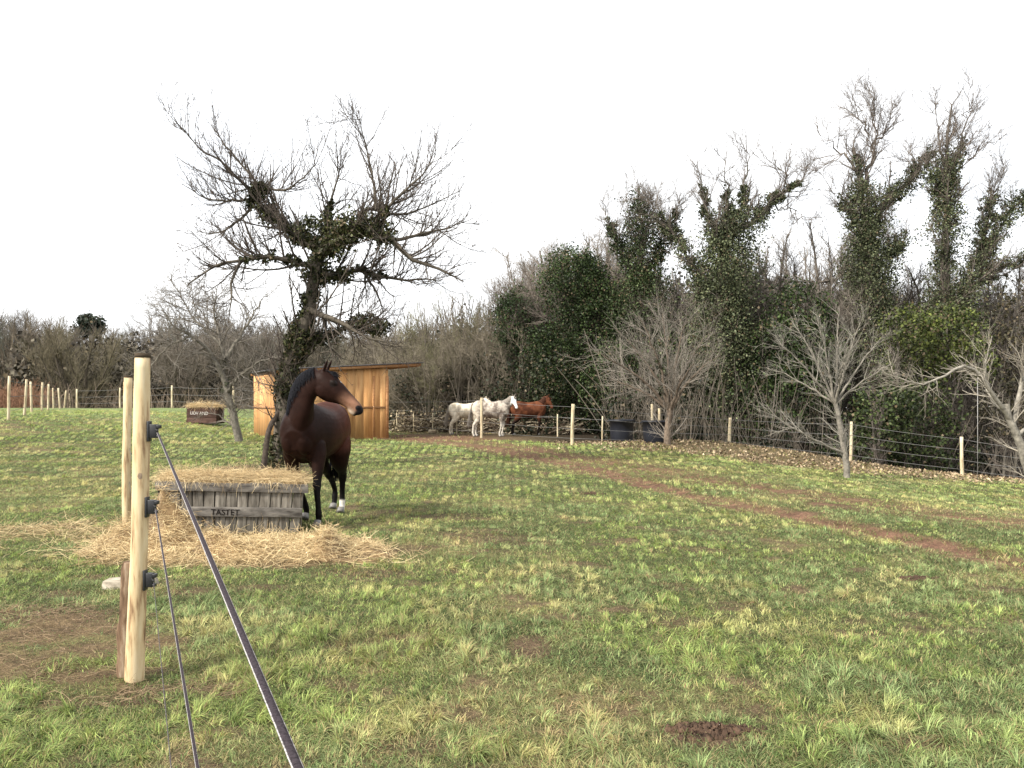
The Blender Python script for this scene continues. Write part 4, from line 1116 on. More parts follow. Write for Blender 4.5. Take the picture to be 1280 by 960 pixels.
# tubs
def tub(label, px, Y, d=.92, h=.66):
    x = (px - 640) / F * Y; g = float(H(x, Y)) - .02
    root = empty('water_tub', (x, Y, g), label, 'tub')
    m = MB(); r = d / 2
    prof = [(0, r * .86), (.02, r * .88), (h * .5, r * .95), (h - .05, r), (h - .05, r + .03), (h, r + .035), (h, r - .01), (h * .5, r * .9), (.06, r * .82), (.06, .01)]
    P = np.array([(x, Y, g + a) for a, _ in prof]); n = 28; a = np.linspace(0, 2 * np.pi, n, endpoint=False)
    V = np.array([[(x + rr * math.cos(t), Y + rr * math.sin(t), g + z) for t in a] for z, rr in prof]).reshape(-1, 3)
    q = [[i * n + j, i * n + (j + 1) % n, (i + 1) * n + (j + 1) % n, (i + 1) * n + j] for i in range(len(prof) - 1) for j in range(n)]
    m.add(V, q); m.build('basin', M_tub, root, True)
    for s in (0, math.pi):
        hx, hy = x + (r + .03) * math.cos(s), Y + (r + .03) * math.sin(s)
        m = MB(); m.tube([(hx, hy - .09, g + h - .06), (hx + .05 * math.cos(s), hy - .06, g + h - .07), (hx + .05 * math.cos(s), hy + .06, g + h - .07), (hx, hy + .09, g + h - .06)], .014, 6); m.build('handle', M_tub, root, True)
tub('black rubber tub standing alone left of the bare orchard tree', 777, 31.0, .92, .84)
tub('black rubber tub right behind the bare orchard tree', 819, 29.3, .9, .78)
for (px, Y, h) in ((815, 30.3, 1.35), (824, 30.8, 1.2)):
    x = (px - 640) / F * Y; o, _, _ = post(None, x, Y, h, .05, M_postfar, K=6, sides=7, name='fence_stake')
    tag(o, 'tall pale stake rising behind the black tub' if h > 1.3 else 'short pale stake right behind the black tub and orchard trunk', 'stake')

# cut brushwood and logs behind the horses
acc = Acc()
N = 2600; x = rng.uniform(-5.8, 3.0, N); y = 41.0 - .35 * (x + 2) + rng.uniform(-.6, 2.2, N)
az = rng.uniform(0, 6.28, N); D = np.stack([np.cos(az), np.sin(az) * .6, rng.normal(.05, .3, N)], 1)
P0 = np.stack([x, y, H(x, y) + np.abs(rng.normal(0, .28, N))], 1)
a = (rng.random(N) < .3)[:, None]
cc = np.where(a, np.array([[.42, .36, .26]]), np.array([[.11, .08, .055]])) * rng.uniform(.6, 1.3, (N, 1))
acc.add(*strands(P0, D, rng.uniform(.3, 1.3, N), rng.uniform(.012, .035, N), .3, 4, 4, cc, .3))
V, t, c = leaves(np.stack([rng.uniform(-6, 3, 7000), 41 + rng.uniform(-.6, 2.2, 7000), np.abs(rng.normal(0, .5, 7000))], 1), (.05, .14), (.07, .05, .03), (.34, .28, .18))
acc.add(V, None, c, t)
tag(acc.build('brushwood', M_twig), 'heap of cut branches and pale chopped wood behind the three horses', 'brushwood', kind='stuff')
m = MB(); p = W(536, 544, 38.8); p[2] = float(H(p[0], p[1])) + .1
m.tube([p, p + (.32, .1, -.01)], .10, 8); tag(m.build('log', M_log, None, False), 'short pale log lying before the cut brushwood', 'log')

# ------------------------------------------------------------------ TREES
# the ivy-clad orchard tree
YH = 19.8
g0 = float(H(-5.6, YH))
Lm = [
    limb([(352, 590, 0), (352, 560, 0), (356, 500, 0), (363, 460, 0), (376, 420, 0), (388, 370, .1), (397, 330, .1), (403, 305, .1)], YH, .235, .12, wob=.015),
    limb([(403, 312, .1), (380, 300, .3), (360, 285, .5), (340, 268, .5), (324, 255, .5), (318, 243, .5), (332, 234, .5)], YH, .12, .06, wob=.01),
    limb([(402, 315, 0), (425, 300, -.4), (450, 288, -.6), (478, 290, -.8), (495, 305, -.9), (515, 325, -1.0), (545, 335, -1), (580, 352, -1)], YH, .13, .012, wob=.012),
    limb([(398, 335, 0), (372, 328, -.3), (340, 322, -.6), (305, 325, -.8), (270, 332, -.9), (235, 355, -1)], YH, .075, .012, wob=.012),
    limb([(400, 340, 0), (420, 345, .4), (445, 338, .8), (470, 345, 1), (505, 350, 1.2), (545, 350, 1.3)], YH, .08, .012, wob=.012),
    limb([(385, 385, 0), (405, 395, -.3), (430, 405, -.6), (455, 420, -.8), (485, 428, -.9)], YH, .08, .015, wob=.01),
    limb([(370, 440, 0), (395, 425, .2), (425, 412, .4), (450, 400, .5), (470, 402, .6)], YH, .09, .02, wob=.01),
    limb([(324, 252, .5), (300, 225, .4), (275, 200, .3), (254, 190, .2), (238, 172, .1), (231, 162, 0)], YH, .045, .007, wob=.01),
    limb([(330, 240, .5), (310, 215, .8), (292, 194, .9), (275, 172, 1.0), (264, 156, 1.1)], YH, .04, .006, wob=.01),
    limb([(332, 234, .5), (355, 238, .2), (375, 225, 0), (395, 205, -.2), (402, 190, -.3)], YH, .035, .005, wob=.01),
    limb([(465, 285, -.7), (485, 260, -.9), (510, 235, -1.1), (532, 214, -1.2), (545, 192, -1.3)], YH, .05, .006, wob=.01),
    limb([(470, 262, -.6), (466, 225, -.5), (459, 190, -.4), (452, 162, -.4), (448, 138, -.4)], YH, .035, .006, wob=.008),
    limb([(440, 290, -.4), (455, 262, -.2), (470, 262, 0), (500, 268, .2), (540, 255, .4), (577, 238, .5)], YH, .045, .006, wob=.01),
    limb([(405, 300, 0), (410, 265, .4), (418, 235, .6), (425, 212, .7), (426, 185, .8)], YH, .05, .006, wob=.01),
    limb([(495, 300, -.9), (530, 292, -.6), (560, 285, -.5), (592, 272, -.3)], YH, .045, .006, wob=.01),
    limb([(318, 250, .5), (290, 250, .2), (262, 250, 0), (228, 230, -.2)], YH, .04, .006, wob=.01),
    limb([(318, 255, .5), (300, 275, .6), (275, 290, .8), (245, 290, 1)], YH, .04, .006, wob=.01),
    limb([(303, 325, -.8), (290, 350, -.9), (290, 375, -1), (285, 400, -1)], YH, .04, .006, wob=.01),
    limb([(455, 340, .8), (470, 365, .9), (478, 385, .9), (480, 400, .9)], YH, .04, .006, wob=.01),
]
tree('apple_tree', 'large bare orchard tree with an ivy-wrapped trunk behind the dark brown horse', 'tree', (-5.55, YH, g0), Lm, [
    dict(n=270, L=(.7, 2.1), ang=(30, 70), up=.42, wig=.055, K=8, rr=.5, rmax=.028, rmin=.010, tr=(.12, 1), sides=4, c=(.075, .062, .05)),
    dict(n=45, L=(.7, 1.8), ang=(35, 80), up=-.04, wig=.16, K=8, rr=.5, rmax=.024, rmin=.010, tr=(.15, 1), sides=4, src=0, c=(.075, .062, .05)),
    dict(n=2100, L=(.3, 1.15), ang=(25, 60), up=.32, wig=.07, K=6, rr=.65, rmin=.0056, rmax=.013, tr=(.1, 1), src='all', c=(.075, .06, .05)),
    dict(n=4600, L=(.10, .5), ang=(25, 60), up=.18, wig=.10, K=4, rr=.75, rmin=.0045, rmax=.0075, src='all', c=(.085, .068, .055), endr=.6),
    dict(n=2600, L=(.03, .08), ang=(20, 60), up=.2, wig=.1, K=3, rr=1, rmin=.008, rmax=.013, src='all', c=(.12, .085, .065), endr=.7),
   ], barkc=(.085, .072, .055), ivy=[(0, 9000, (.37, .29), .0, .62), (0, 2600, (.22, .26), .55, 1), (1, 3000, (.24, .30), 0, 1), (2, 2700, (.26, .28), 0, .5), (3, 700, (.20, .10), 0, .6), (4, 700, (.20, .12), 0, .6), (6, 1000, (.2, .25), .1, .95), (13, 700, (.28, .08), 0, .45), (10, 300, (.2, .06), 0, .3)],
   ivycol=((.010, .014, .005), (.085, .090, .034)), leafsize=(.045, .095), trunk_sides=12,
   blobs=[(W(395, 288, YH), (.8, .45, .36), 1100, 12, .12), (W(445, 283, YH - .5), (.7, .45, .34), 1100, 12, .12), (W(463, 408, YH + .6), (.6, .35, .22), 800, 12, .09), (W(420, 345, YH + .3), (.6, .3, .2), 700, 12, .09)])
# leaning prop
pr = MB(); a = W(329, 563, 19.2); a[2] = float(H(a[0], 19.2)) - .05; pr.tube(cr([a, W(336, 538, 19.4), W(346, 520, 19.6), W(352, 505, 19.7)], 10), [.075, .07, .068, .066, .064, .062, .06, .056, .052, .05], 9, c=(.055, .042, .033))
tag(pr.build('leaning_branch', vc_mat('dark wet bark', .9, .2, nscale=14, namt=.5, bump=.6), None, True), 'dark bare branch propped against the ivy-wrapped trunk', 'branch')

# slim orchard tree behind it
Y2 = 30.5; g2 = float(H(-10, Y2))
Lm = [
    limb([(299, 552, 0), (292, 520, 0), (284, 490, .1), (279, 465, .2), (282, 445, .2)], Y2, .15, .10, wob=.01),
    limb([(280, 470, 0), (262, 440, -.3), (238, 420, -.6), (215, 405, -.9), (200, 380, -1)], Y2, .08, .012, wob=.02),
    limb([(280, 450, 0), (275, 420, .3), (268, 395, .4), (270, 360, .5)], Y2, .08, .012, wob=.02),
    limb([(282, 448, 0), (300, 420, .3), (315, 395, .6), (330, 370, .8)], Y2, .08, .012, wob=.02),
    limb([(284, 490, 0), (300, 470, -.3), (320, 455, -.5), (345, 445, -.6)], Y2, .07, .012, wob=.02),
    limb([(238, 420, -.6), (215, 430, -.6), (195, 450, -.6), (188, 465, -.6)], Y2, .04, .01, wob=.02),
    limb([(275, 430, .3), (245, 400, .8), (225, 370, 1.1), (210, 345, 1.3)], Y2, .05, .01, wob=.02),
]
tree('apple_tree', 'slim bare orchard tree between the small far crate and the shelter', 'tree', (-10, Y2, g2), Lm, [
    dict(n=150, L=(.8, 2.2), ang=(30, 75), up=.08, wig=.22, K=7, rr=.5, rmax=.026, rmin=.011, sides=4),
    dict(n=900, L=(.5, 1.6), ang=(30, 70), up=.04, wig=.22, K=6, rr=.6, rmin=.007, rmax=.012, src='all'),
    dict(n=3000, L=(.25, .9), ang=(25, 60), up=.0, wig=.2, K=4, rr=.7, rmin=.005, rmax=.008, src='all')],
    barkc=(.15, .135, .11), twigc=(.17, .15, .125), ivy=[(0, 350, (.2, .15), .3, 1)], leafsize=(.05, .09))

# orchard trees along the wood fence
YA = 28.2
Lm = [limb([(836, 568, 0), (834, 545, 0), (836, 525, 0), (838, 508, 0)], YA, .13, .10, wob=.005)]
for (dx, dy, dd) in ((-95, -75, -.6), (-70, -105, .5), (-40, -120, -.8), (-10, -122, .6), (20, -115, -.4), (45, -95, .7), (60, -70, -.7), (-75, -40, .8), (30, -60, -1.3)):
    Lm.append(limb([(838, 514, 0), (838 + dx * .3, 514 + dy * .45, dd * .4), (838 + dx * .7, 514 + dy * .8, dd * .8), (838 + dx, 514 + dy, dd)], YA, .065, .008, wob=.015))
tree('orchard_tree', 'bushy bare orchard tree in front of the two black tubs', 'tree', (5.35, YA, float(H(5.35, YA))), Lm, [
    dict(n=150, L=(.6, 1.9), ang=(25, 60), up=.12, wig=.13, K=6, rr=.5, rmax=.018, rmin=.008, tr=(.2, .95), sides=4),
    dict(n=700, L=(.4, 1.4), ang=(20, 55), up=.10, wig=.15, K=5, rr=.6, rmin=.005, rmax=.008, src='all'),
    dict(n=1700, L=(.2, .75), ang=(20, 50), up=.04, wig=.13, K=4, rr=.7, rmin=.0035, rmax=.005, src='all')],
    barkc=(.13, .10, .075), twigc=(.215, .19, .16), ivy=[(3, 160, (.3, .3), .1, .6)], leafsize=(.05, .10))
YB = 21.3
Lm = [limb([(1059, 603, 0), (1057, 575, 0), (1052, 545, 0), (1047, 515, 0), (1043, 500, 0)], YB, .085, .055, wob=.006),
      limb([(1057, 568, 0), (1030, 555, -.2), (1000, 540, -.4), (975, 525, -.5), (958, 505, -.5)], YB, .035, .008, wob=.01)]
for (dx, dy, dd) in ((-75, -80, -.4), (-55, -105, .4), (-25, -118, -.5), (5, -122, .3), (35, -110, -.4), (60, -85, .5), (70, -50, -.4), (-80, -45, .5), (15, -70, -.9)):
    Lm.append(limb([(1044, 505, 0), (1044 + dx * .35, 505 + dy * .4, dd * .4), (1044 + dx * .72, 505 + dy * .78, dd * .8), (1044 + dx, 505 + dy, dd)], YB, .035, .005, wob=.01))
tree('orchard_tree', 'small pale bare orchard tree standing alone on the grass bank', 'tree', (8.5, YB, float(H(8.5, YB))), Lm, [
    dict(n=130, L=(.4, 1.2), ang=(25, 60), up=.14, wig=.14, K=6, rr=.5, rmax=.012, rmin=.005, tr=(.2, .95), sides=4),
    dict(n=560, L=(.25, .9), ang=(20, 55), up=.12, wig=.13, K=5, rr=.6, rmin=.0035, rmax=.0055, src='all'),
    dict(n=1300, L=(.12, .45), ang=(20, 50), up=.15, wig=.1, K=4, rr=.7, rmin=.003, rmax=.005, src='all')],
    barkc=(.20, .18, .15), twigc=(.25, .23, .195))
YC = 18.5
Lm = [limb([(1295, 640, 0), (1288, 600, 0), (1275, 555, 0), (1262, 525, 0), (1258, 505, 0)], YC, .11, .07, wob=.01),
      limb([(1262, 525, 0), (1242, 495, -.2), (1225, 470, -.3), (1205, 458, -.5), (1180, 470, -.8), (1150, 480, -1), (1120, 470, -1), (1105, 458, -1)], YC, .055, .008, wob=.01),
      limb([(1266, 530, 0), (1275, 490, .2), (1283, 455, .3), (1300, 420, .4)], YC, .06, .02, wob=.01),
      limb([(1260, 520, 0), (1235, 490, .6), (1232, 455, .9), (1240, 420, 1)], YC, .04, .008, wob=.01),
      limb([(1270, 545, 0), (1300, 520, .3), (1330, 480, .5)], YC, .05, .01, wob=.01)]
tree('orchard_tree', 'gnarled lichen-pale orchard tree cut by the edge with a long low limb', 'tree', (11.4, YC, float(H(11.4, YC))), Lm, [
    dict(n=50, L=(.4, 1.3), ang=(30, 70), up=.15, wig=.15, K=6, rr=.5, rmax=.018, rmin=.007, tr=(.2, .95), sides=4),
    dict(n=330, L=(.25, .8), ang=(25, 60), up=.15, wig=.12, K=5, rr=.6, rmin=.004, rmax=.008, src='all'),
    dict(n=500, L=(.1, .4), ang=(20, 50), up=.1, wig=.1, K=4, rr=.7, rmin=.003, rmax=.005, src='all')],
    barkc=(.22, .20, .165), twigc=(.27, .24, .195))
m = MB(); m.tube([W(1222, 470, 24.8), W(1222, 600, 24.8)], .008, 5)
tag(m.build('hanging_rope', M_wire, None, True), 'thin pale rope hanging straight down before the dark wood', 'rope')

# ---- the wood: ivy covered trees with bare tops
TW = (.15, .125, .105)
def wood_levels(a=70, b=500, c=1200, s=1.0, up=.25, thick=1.0):
    return [dict(n=a, L=(.9 * s, 2.9 * s), ang=(25, 60), up=up, wig=.13, K=7, rr=.5, rmax=.05 * thick, rmin=.016 * thick, sides=4),
            dict(n=int(b * 1.3), L=(.6 * s, 1.9 * s), ang=(22, 58), up=up * .8, wig=.16, K=6, rr=.6, rmin=.008 * thick, rmax=.016 * thick, src='all'),
            dict(n=int(c * 1.7), L=(.3 * s, 1.1 * s), ang=(22, 58), up=up * .6, wig=.18, K=4, rr=.7, rmin=.0052 * thick, rmax=.0085 * thick, src='all')]
def WL(pts, Y, r0, r1, wob=.09):
    main_ = pts[0][1] > 540
    return limb(pts, Y, r0 * (1 if main_ else .8), r1 * (1 if main_ else .5), wob=wob, K=12, power=1.0 if main_ else 1.3)

# ivy dome
Y = 41
tree('ivy_clad_tree', 'round-topped evergreen ivy dome rising behind the chestnut horse', 'tree', (3.1, Y, 0), [WL([(722, 560), (720, 450), (718, 360)], Y, .3, .15), WL([(720, 440), (700, 380), (690, 350)], Y, .15, .05), WL([(720, 440), (745, 390), (757, 360)], Y, .15, .05)],
     wood_levels(40, 250, 600), barkc=(.09, .075, .06), twigc=TW, blobs=[(W(722, 356, Y), (1.95, 1.9, 2.2), 15000, 18, .15), (W(745, 400, Y - .6), (1.7, 1.6, 2.6), 9000, 18, .16), (W(700, 450, Y - .3), (1.8, 1.6, 2.4), 8000, 18, .16), (W(735, 490, Y), (2.0, 1.7, 2.2), 6000, 18, .18)], ivycol=((.012, .021, .007), (.055, .085, .024)))
Y = 43
tree('ivy_clad_tree', 'narrow ivy-covered tree next to the round ivy dome', 'tree', (.2, Y, 0), [WL([(642, 560), (645, 450), (643, 380)], Y, .25, .1), WL([(645, 440), (660, 400), (668, 365)], Y, .12, .04), WL([(645, 430), (630, 390), (625, 365)], Y, .12, .04)],
     wood_levels(40, 350, 800), barkc=(.09, .075, .06), twigc=TW, blobs=[(W(642, 400, Y), (1.3, 1.3, 1.9), 6500, 16, .15), (W(660, 450, Y), (1.8, 1.5, 2.2), 8000, 16, .16), (W(668, 500, Y), (1.9, 1.5, 2.0), 5000, 16, .16)], ivycol=((.012, .021, .007), (.05, .085, .026)))
Y = 39.5
tree('ivy_clad_tree', 'ivy tree with a thin twiggy crown just past the ivy dome', 'tree', (6.3, Y, 0), [WL([(806, 560), (806, 450), (803, 350), (800, 270), (798, 235)], Y, .3, .03), WL([(804, 370), (775, 310), (760, 270), (752, 250)], Y, .13, .02), WL([(804, 350), (830, 300), (845, 265), (850, 245)], Y, .13, .02), WL([(803, 300), (815, 265), (812, 240)], Y, .08, .02), WL([(802, 320), (785, 280), (778, 255)], Y, .08, .02)],
     wood_levels(90, 800, 1900, .8), barkc=(.10, .085, .07), twigc=(.17, .145, .12), ivy=[(0, 8000, (1.8, .8), .45, .93), (1, 2400, (.8, .35), .1, .8), (2, 2400, (.8, .35), .1, .8)], blobs=[(W(805, 400, Y), (1.7, 1.4, 2.6), 6500, 14, .2), (W(790, 470, Y), (2.2, 1.6, 2.2), 5000, 14, .2)], ivycol=((.016, .026, .009), (.075, .10, .04)))
Y = 38
Dl = [WL([(908, 570), (905, 470), (900, 400), (905, 330), (912, 290)], Y, .42, .22), WL([(908, 300), (935, 280), (962, 258), (985, 240), (1003, 222), (1010, 205)], Y, .2, .03), WL([(905, 320), (888, 280), (880, 250), (876, 225), (868, 205)], Y, .16, .02),
      WL([(910, 295), (925, 260), (934, 225), (935, 200), (930, 188)], Y, .16, .02), WL([(902, 370), (872, 340), (848, 308), (832, 280), (815, 258), (800, 245)], Y, .16, .02), WL([(900, 300), (912, 262), (908, 225), (905, 195)], Y, .1, .02), WL([(985, 240), (980, 215), (965, 200)], Y, .06, .01), WL([(960, 258), (990, 262), (1012, 280)], Y, .06, .01)]
tree('ivy_clad_tree', 'broad ivy tree with bare spreading top limbs in mid wood', 'tree', (10, Y, -1), Dl, wood_levels(130, 850, 2100, .85), barkc=(.10, .09, .07), twigc=TW,
     ivy=[(0, 17000, (1.9, 1.5), .1, 1), (1, 3600, (.9, .18), 0, .8), (2, 2200, (.65, .2), 0, .75), (3, 2200, (.7, .2), 0, .6), (4, 3000, (.65, .2), 0, .8), (5, 1500, (.5, .25), 0, .6)], blobs=[(W(905, 350, Y), (1.7, 1.4, 2.2), 6000, 15, .18), (W(900, 430, Y), (1.8, 1.5, 2.6), 6000, 15, .18)])
Y = 37
Gl = [WL([(1098, 580), (1095, 480), (1090, 400), (1086, 320), (1080, 250), (1072, 205), (1066, 185)], Y, .4, .08), WL([(1084, 290), (1105, 255), (1130, 230), (1152, 205), (1168, 190), (1180, 180)], Y, .18, .02), WL([(1080, 240), (1090, 190), (1092, 150), (1090, 105)], Y, .12, .015),
      WL([(1074, 215), (1050, 190), (1032, 172), (1022, 165)], Y, .09, .015), WL([(1084, 300), (1060, 265), (1045, 240), (1025, 215)], Y, .1, .015), WL([(1092, 180), (1110, 155), (1120, 130)], Y, .06, .01), WL([(1086, 170), (1072, 140), (1060, 120)], Y, .06, .01), WL([(1090, 330), (1120, 310), (1135, 290)], Y, .09, .015)]
tree('ivy_clad_tree', 'tall ivy-wrapped tree with bare crown behind the small pale orchard tree', 'tree', (16, Y, -2), Gl, wood_levels(140, 900, 2200, .9), barkc=(.10, .085, .07), twigc=TW,
     ivy=[(0, 15000, (1.5, .95), .3, .86), (0, 900, (.4, .3), .85, .97), (1, 4200, (.85, .28), 0, .85), (4, 1500, (.6, .2), 0, .6), (7, 2200, (.9, .5), 0, .9)], blobs=[(W(1088, 345, Y), (1.35, 1.2, 1.9), 3800, 13, .2), (W(1110, 430, Y), (2.0, 1.5, 2.0), 4200, 13, .2)], leafsize=(.055, .11))
Y = 36
Hl = [WL([(1180, 580), (1182, 480), (1178, 400), (1182, 320), (1184, 250), (1186, 190), (1190, 130)], Y, .36, .03), WL([(1190, 400), (1215, 350), (1240, 300), (1262, 270), (1285, 245), (1300, 235)], Y, .18, .03), WL([(1184, 240), (1200, 190), (1205, 150), (1213, 108)], Y, .1, .012),
      WL([(1183, 260), (1165, 225), (1150, 200), (1135, 190)], Y, .09, .012), WL([(1182, 200), (1172, 160), (1168, 125)], Y, .07, .01), WL([(1200, 370), (1245, 340), (1275, 322), (1300, 315)], Y, .1, .015), WL([(1210, 200), (1235, 180), (1252, 172)], Y, .05, .01), WL([(1225, 330), (1232, 280), (1240, 235), (1255, 205)], Y, .09, .012)]
tree('ivy_clad_tree', 'tallest ivy-wrapped tree whose ivied limb reaches the edge', 'tree', (19, Y, -2), Hl, wood_levels(140, 900, 2200, .9), barkc=(.10, .085, .07), twigc=TW,
     ivy=[(0, 11000, (1.15, .6), .3, .85), (1, 6500, (.85, .38), 0, 1), (5, 2400, (.55, .3), 0, 1), (2, 1200, (.45, .2), 0, .5), (3, 1200, (.55, .3), 0, .7), (7, 2200, (.6, .3), 0, .7)], blobs=[(W(1190, 400, Y), (1.5, 1.2, 1.7), 2600, 12, .2)], leafsize=(.055, .11))
# ivy thickets lower down
Y = 35
def bush(label, spots, Yb, n, colr=((.012, .020, .007), (.06, .09, .026)), name='ivy_thicket', ls=(.08, .15)):
    p0 = W(spots[0][0], 560, Yb); bl = []; lm = []
    for (px, py, rx, rz) in spots:
        c = W(px, py, Yb + rng.uniform(-.8, .8)); bl.append((c, (rx, rx * .85, rz), int(n * rx * rz / 4), 15, .17))
        z0 = float(H(c[0], c[1])) - .2
        for k in range(2):
            lm.append((cr([(c[0] + rng.normal(0, .4), c[1] + rng.normal(0, .4), z0), (c[0] + rng.normal(0, .4), c[1], (z0 + c[2]) / 2), (c[0] + rng.normal(0, .6), c[1], c[2] + rz * .6)], 10), np.linspace(.09, .02, 10)))
    tree(name, label, 'thicket', (p0[0], Yb, float(H(p0[0], Yb))), lm, wood_levels(30, 300, 500, .7), barkc=(.09, .08, .065), twigc=TW, blobs=bl, ivycol=colr, leafsize=ls)
bush('dark evergreen thicket between the two tallest groups of trees', ((1000, 385, 1.6, 1.5), (975, 430, 1.6, 1.6), (1020, 440, 1.5, 1.8), (995, 490, 2.0, 1.8)), 36.5, 4500)
bush('yellow-green leafy thicket under the tallest ivy tree', ((1135, 410, 1.5, 1.0), (1190, 415, 1.7, 1.1), (1150, 460, 1.6, 1.4), (1215, 450, 1.2, 1.2)), 33.5, 3600, ((.022, .032, .008), (.12, .14, .035)))
bush('dark bank of ivy behind the fence near the gnarled orchard tree', ((1110, 520, 1.7, 1.6), (1150, 520, 1.5, 1.5), (1085, 560, 1.5, 1.2), (1140, 570, 1.5, 1.1)), 32.5, 3600, ((.014, .022, .008), (.075, .10, .03)))
bush('dark ivy bank low behind the bushy orchard tree and black tubs', ((770, 480, 2.0, 2.0), (830, 470, 2.2, 2.2), (870, 520, 2.2, 1.6), (935, 500, 2.2, 2.0)), 38.5, 3600)
bush('shrubby dark mass at the picture edge behind the gnarled orchard tree', ((1275, 395, 1.4, 1.6), (1292, 470, 1.6, 2.0), (1262, 520, 1.4, 1.2)), 33.0, 1800, ((.02, .02, .011), (.07, .06, .032)))

# bare trees behind and between
k = 0
bare = [(985, 42, 255), (1035, 44, 330), (960, 47, 300), (1060, 46, 300), (760, 45, 275), (700, 47, 315), (675, 48, 305), (840, 46, 300), (1140, 43, 350), (1250, 42, 330), (1285, 40, 300), (1015, 50, 350), (870, 50, 300), (655, 50, 330), (930, 52, 330),
        (860, 40.5, 285), (948, 40.5, 300), (1012, 39.5, 262), (1050, 39, 310), (1135, 39.5, 300), (1160, 41, 330), (1235, 38.5, 300), (768, 42, 262), (735, 43.5, 280), (1275, 38, 318), (690, 44, 298), (1110, 41, 270)]
lab = ['grey bare tree rising between the broad ivy tree and the tallest pair', 'fine-twigged bare tree over the dark evergreen thicket']
for (px, Y, top) in bare:
    x = (px - 640) / F * Y; g = float(H(x, Y)); h = CZ - (top - HZ) / F * Y - g
    lm = auto_limbs(x, Y, h, h * .27, n=15, r=.2)
    tree('bare_tree', 'leafless grey tree showing between the ivy-clad trunks of the wood', 'tree', (x, Y, g), lm, wood_levels(130, 850, 2200, .8, up=.22, thick=1.3), barkc=(.15, .13, .11), twigc=(.21, .18, .15), group='leafless trees within the wood')
# coppice thicket behind the shelter and horses
for (px, Y, top) in ((488, 50, 400), (505, 47, 385), (520, 52, 372), (540, 46, 368), (556, 50, 358), (572, 45, 362), (588, 49, 352), (604, 46, 356), (620, 50, 350), (634, 46, 352), (655, 47, 362), (530, 43, 420), (580, 43, 410), (625, 42.5, 400), (470, 54, 405), (500, 44, 440), (555, 43.5, 430)):
    x = (px - 640) / F * Y; g = float(H(x, Y)); h = CZ - (top - HZ) / F * Y - g
    lm = auto_limbs(x, Y, h * .92, h * .42, n=16, r=.09, stems=5, K=8, fork=.2)
    tree('coppiced_tree', 'brown many-stemmed coppice tree in the thicket behind the shelter', 'tree', (x, Y, g), lm, wood_levels(90, 800, 1800, .62, up=.10, thick=1.05), barkc=(.13, .11, .09), twigc=(.17, .145, .105) if px % 3 else (.17, .16, .09), group='coppice trees behind the shelter')
# low growth under the wood
acc = Acc()
Cs = []
for k in range(420):
    px = rng.uniform(490, 1330); Y = rng.uniform(37.5, 47) if px < 760 else rng.uniform(32.5, 44)
    x = (px - 640) / F * Y
    if fence_dist(x, Y) < 2.2 + 4 * (px < 760): Y += 4.5
    x = (px - 640) / F * Y
    z = float(H(x, Y)) + rng.uniform(0, 1.0) ** 1.5 * 3.4
    Cs.append(blob((x, Y, z), (rng.uniform(.5, 1.1), .8, rng.uniform(.4, 1.0)), 130, 13, .2))
V, t, c = leaves(np.concatenate(Cs), (.09, .18), (.008, .012, .005), (.032, .038, .017)); acc.add(V, None, c, t)
N = 3000; px = rng.uniform(480, 1330, N); Y = np.where(px < 760, rng.uniform(41, 48, N), rng.uniform(32.5, 43, N)); x = (px - 640) / F * Y
k = fence_dist(x, Y) > 1.5; x = x[k]; Y = Y[k]; n = len(x)
D = rng.normal(0, .28, (n, 3)); D[:, 2] = 1
acc.add(*strands(np.stack([x, Y, H(x, Y) - .1], 1), D, rng.uniform(1.2, 5, n), rng.uniform(.008, .028, n), .35, 6, 3, barkcol(n, (.16, .135, .105), .4), .1))
tag(acc.build('undergrowth', M_leaf), 'dark tangle of ivy, saplings and brambles on the wood floor', 'undergrowth', kind='stuff')
# dark depth of the wood behind everything: coarser trees and foliage
acc = Acc(); Cs = []
for k in range(330):
    px = rng.uniform(470, 1400); Y = rng.uniform(48, 66); x = (px - 640) / F * Y
    top = np.interp(px, [470, 560, 640, 720, 800, 900, 1000, 1100, 1400], [470, 425, 410, 380, 360, 350, 380, 400, 380])
    zt = CZ - (top - HZ) / F * Y; zb = -3
    z = zb + (zt - zb) * rng.random() ** .9
    Cs.append(blob((x, Y, z), (1.6, 1.4, 1.6), 260, 13, .25))
V, t, c = leaves(np.concatenate(Cs), (.2, .36), (.014, .018, .009), (.05, .055, .028)); acc.add(V, None, c, t)
N = 6000; px = rng.uniform(470, 1400, N); Y = rng.uniform(48, 64, N); x = (px - 640) / F * Y; D = rng.normal(0, .18, (N, 3)); D[:, 2] = 1
top = np.interp(px, [470, 560, 640, 720, 800, 900, 1000, 1100, 1400], [450, 405, 390, 365, 350, 345, 360, 370, 360]); ln = (CZ - (top - HZ) / F * Y + 2) * rng.uniform(.5, 1, N)
acc.add(*strands(np.stack([x, Y, H(x, Y) - .1], 1), D, ln, rng.uniform(.012, .04, N), .25, 6, 3, barkcol(N, (.13, .11, .09), .4)))
tag(acc.build('far_woodland', M_leaf), 'dense dark woodland closing off the view behind the ivy-clad trees', 'woodland', kind='stuff')

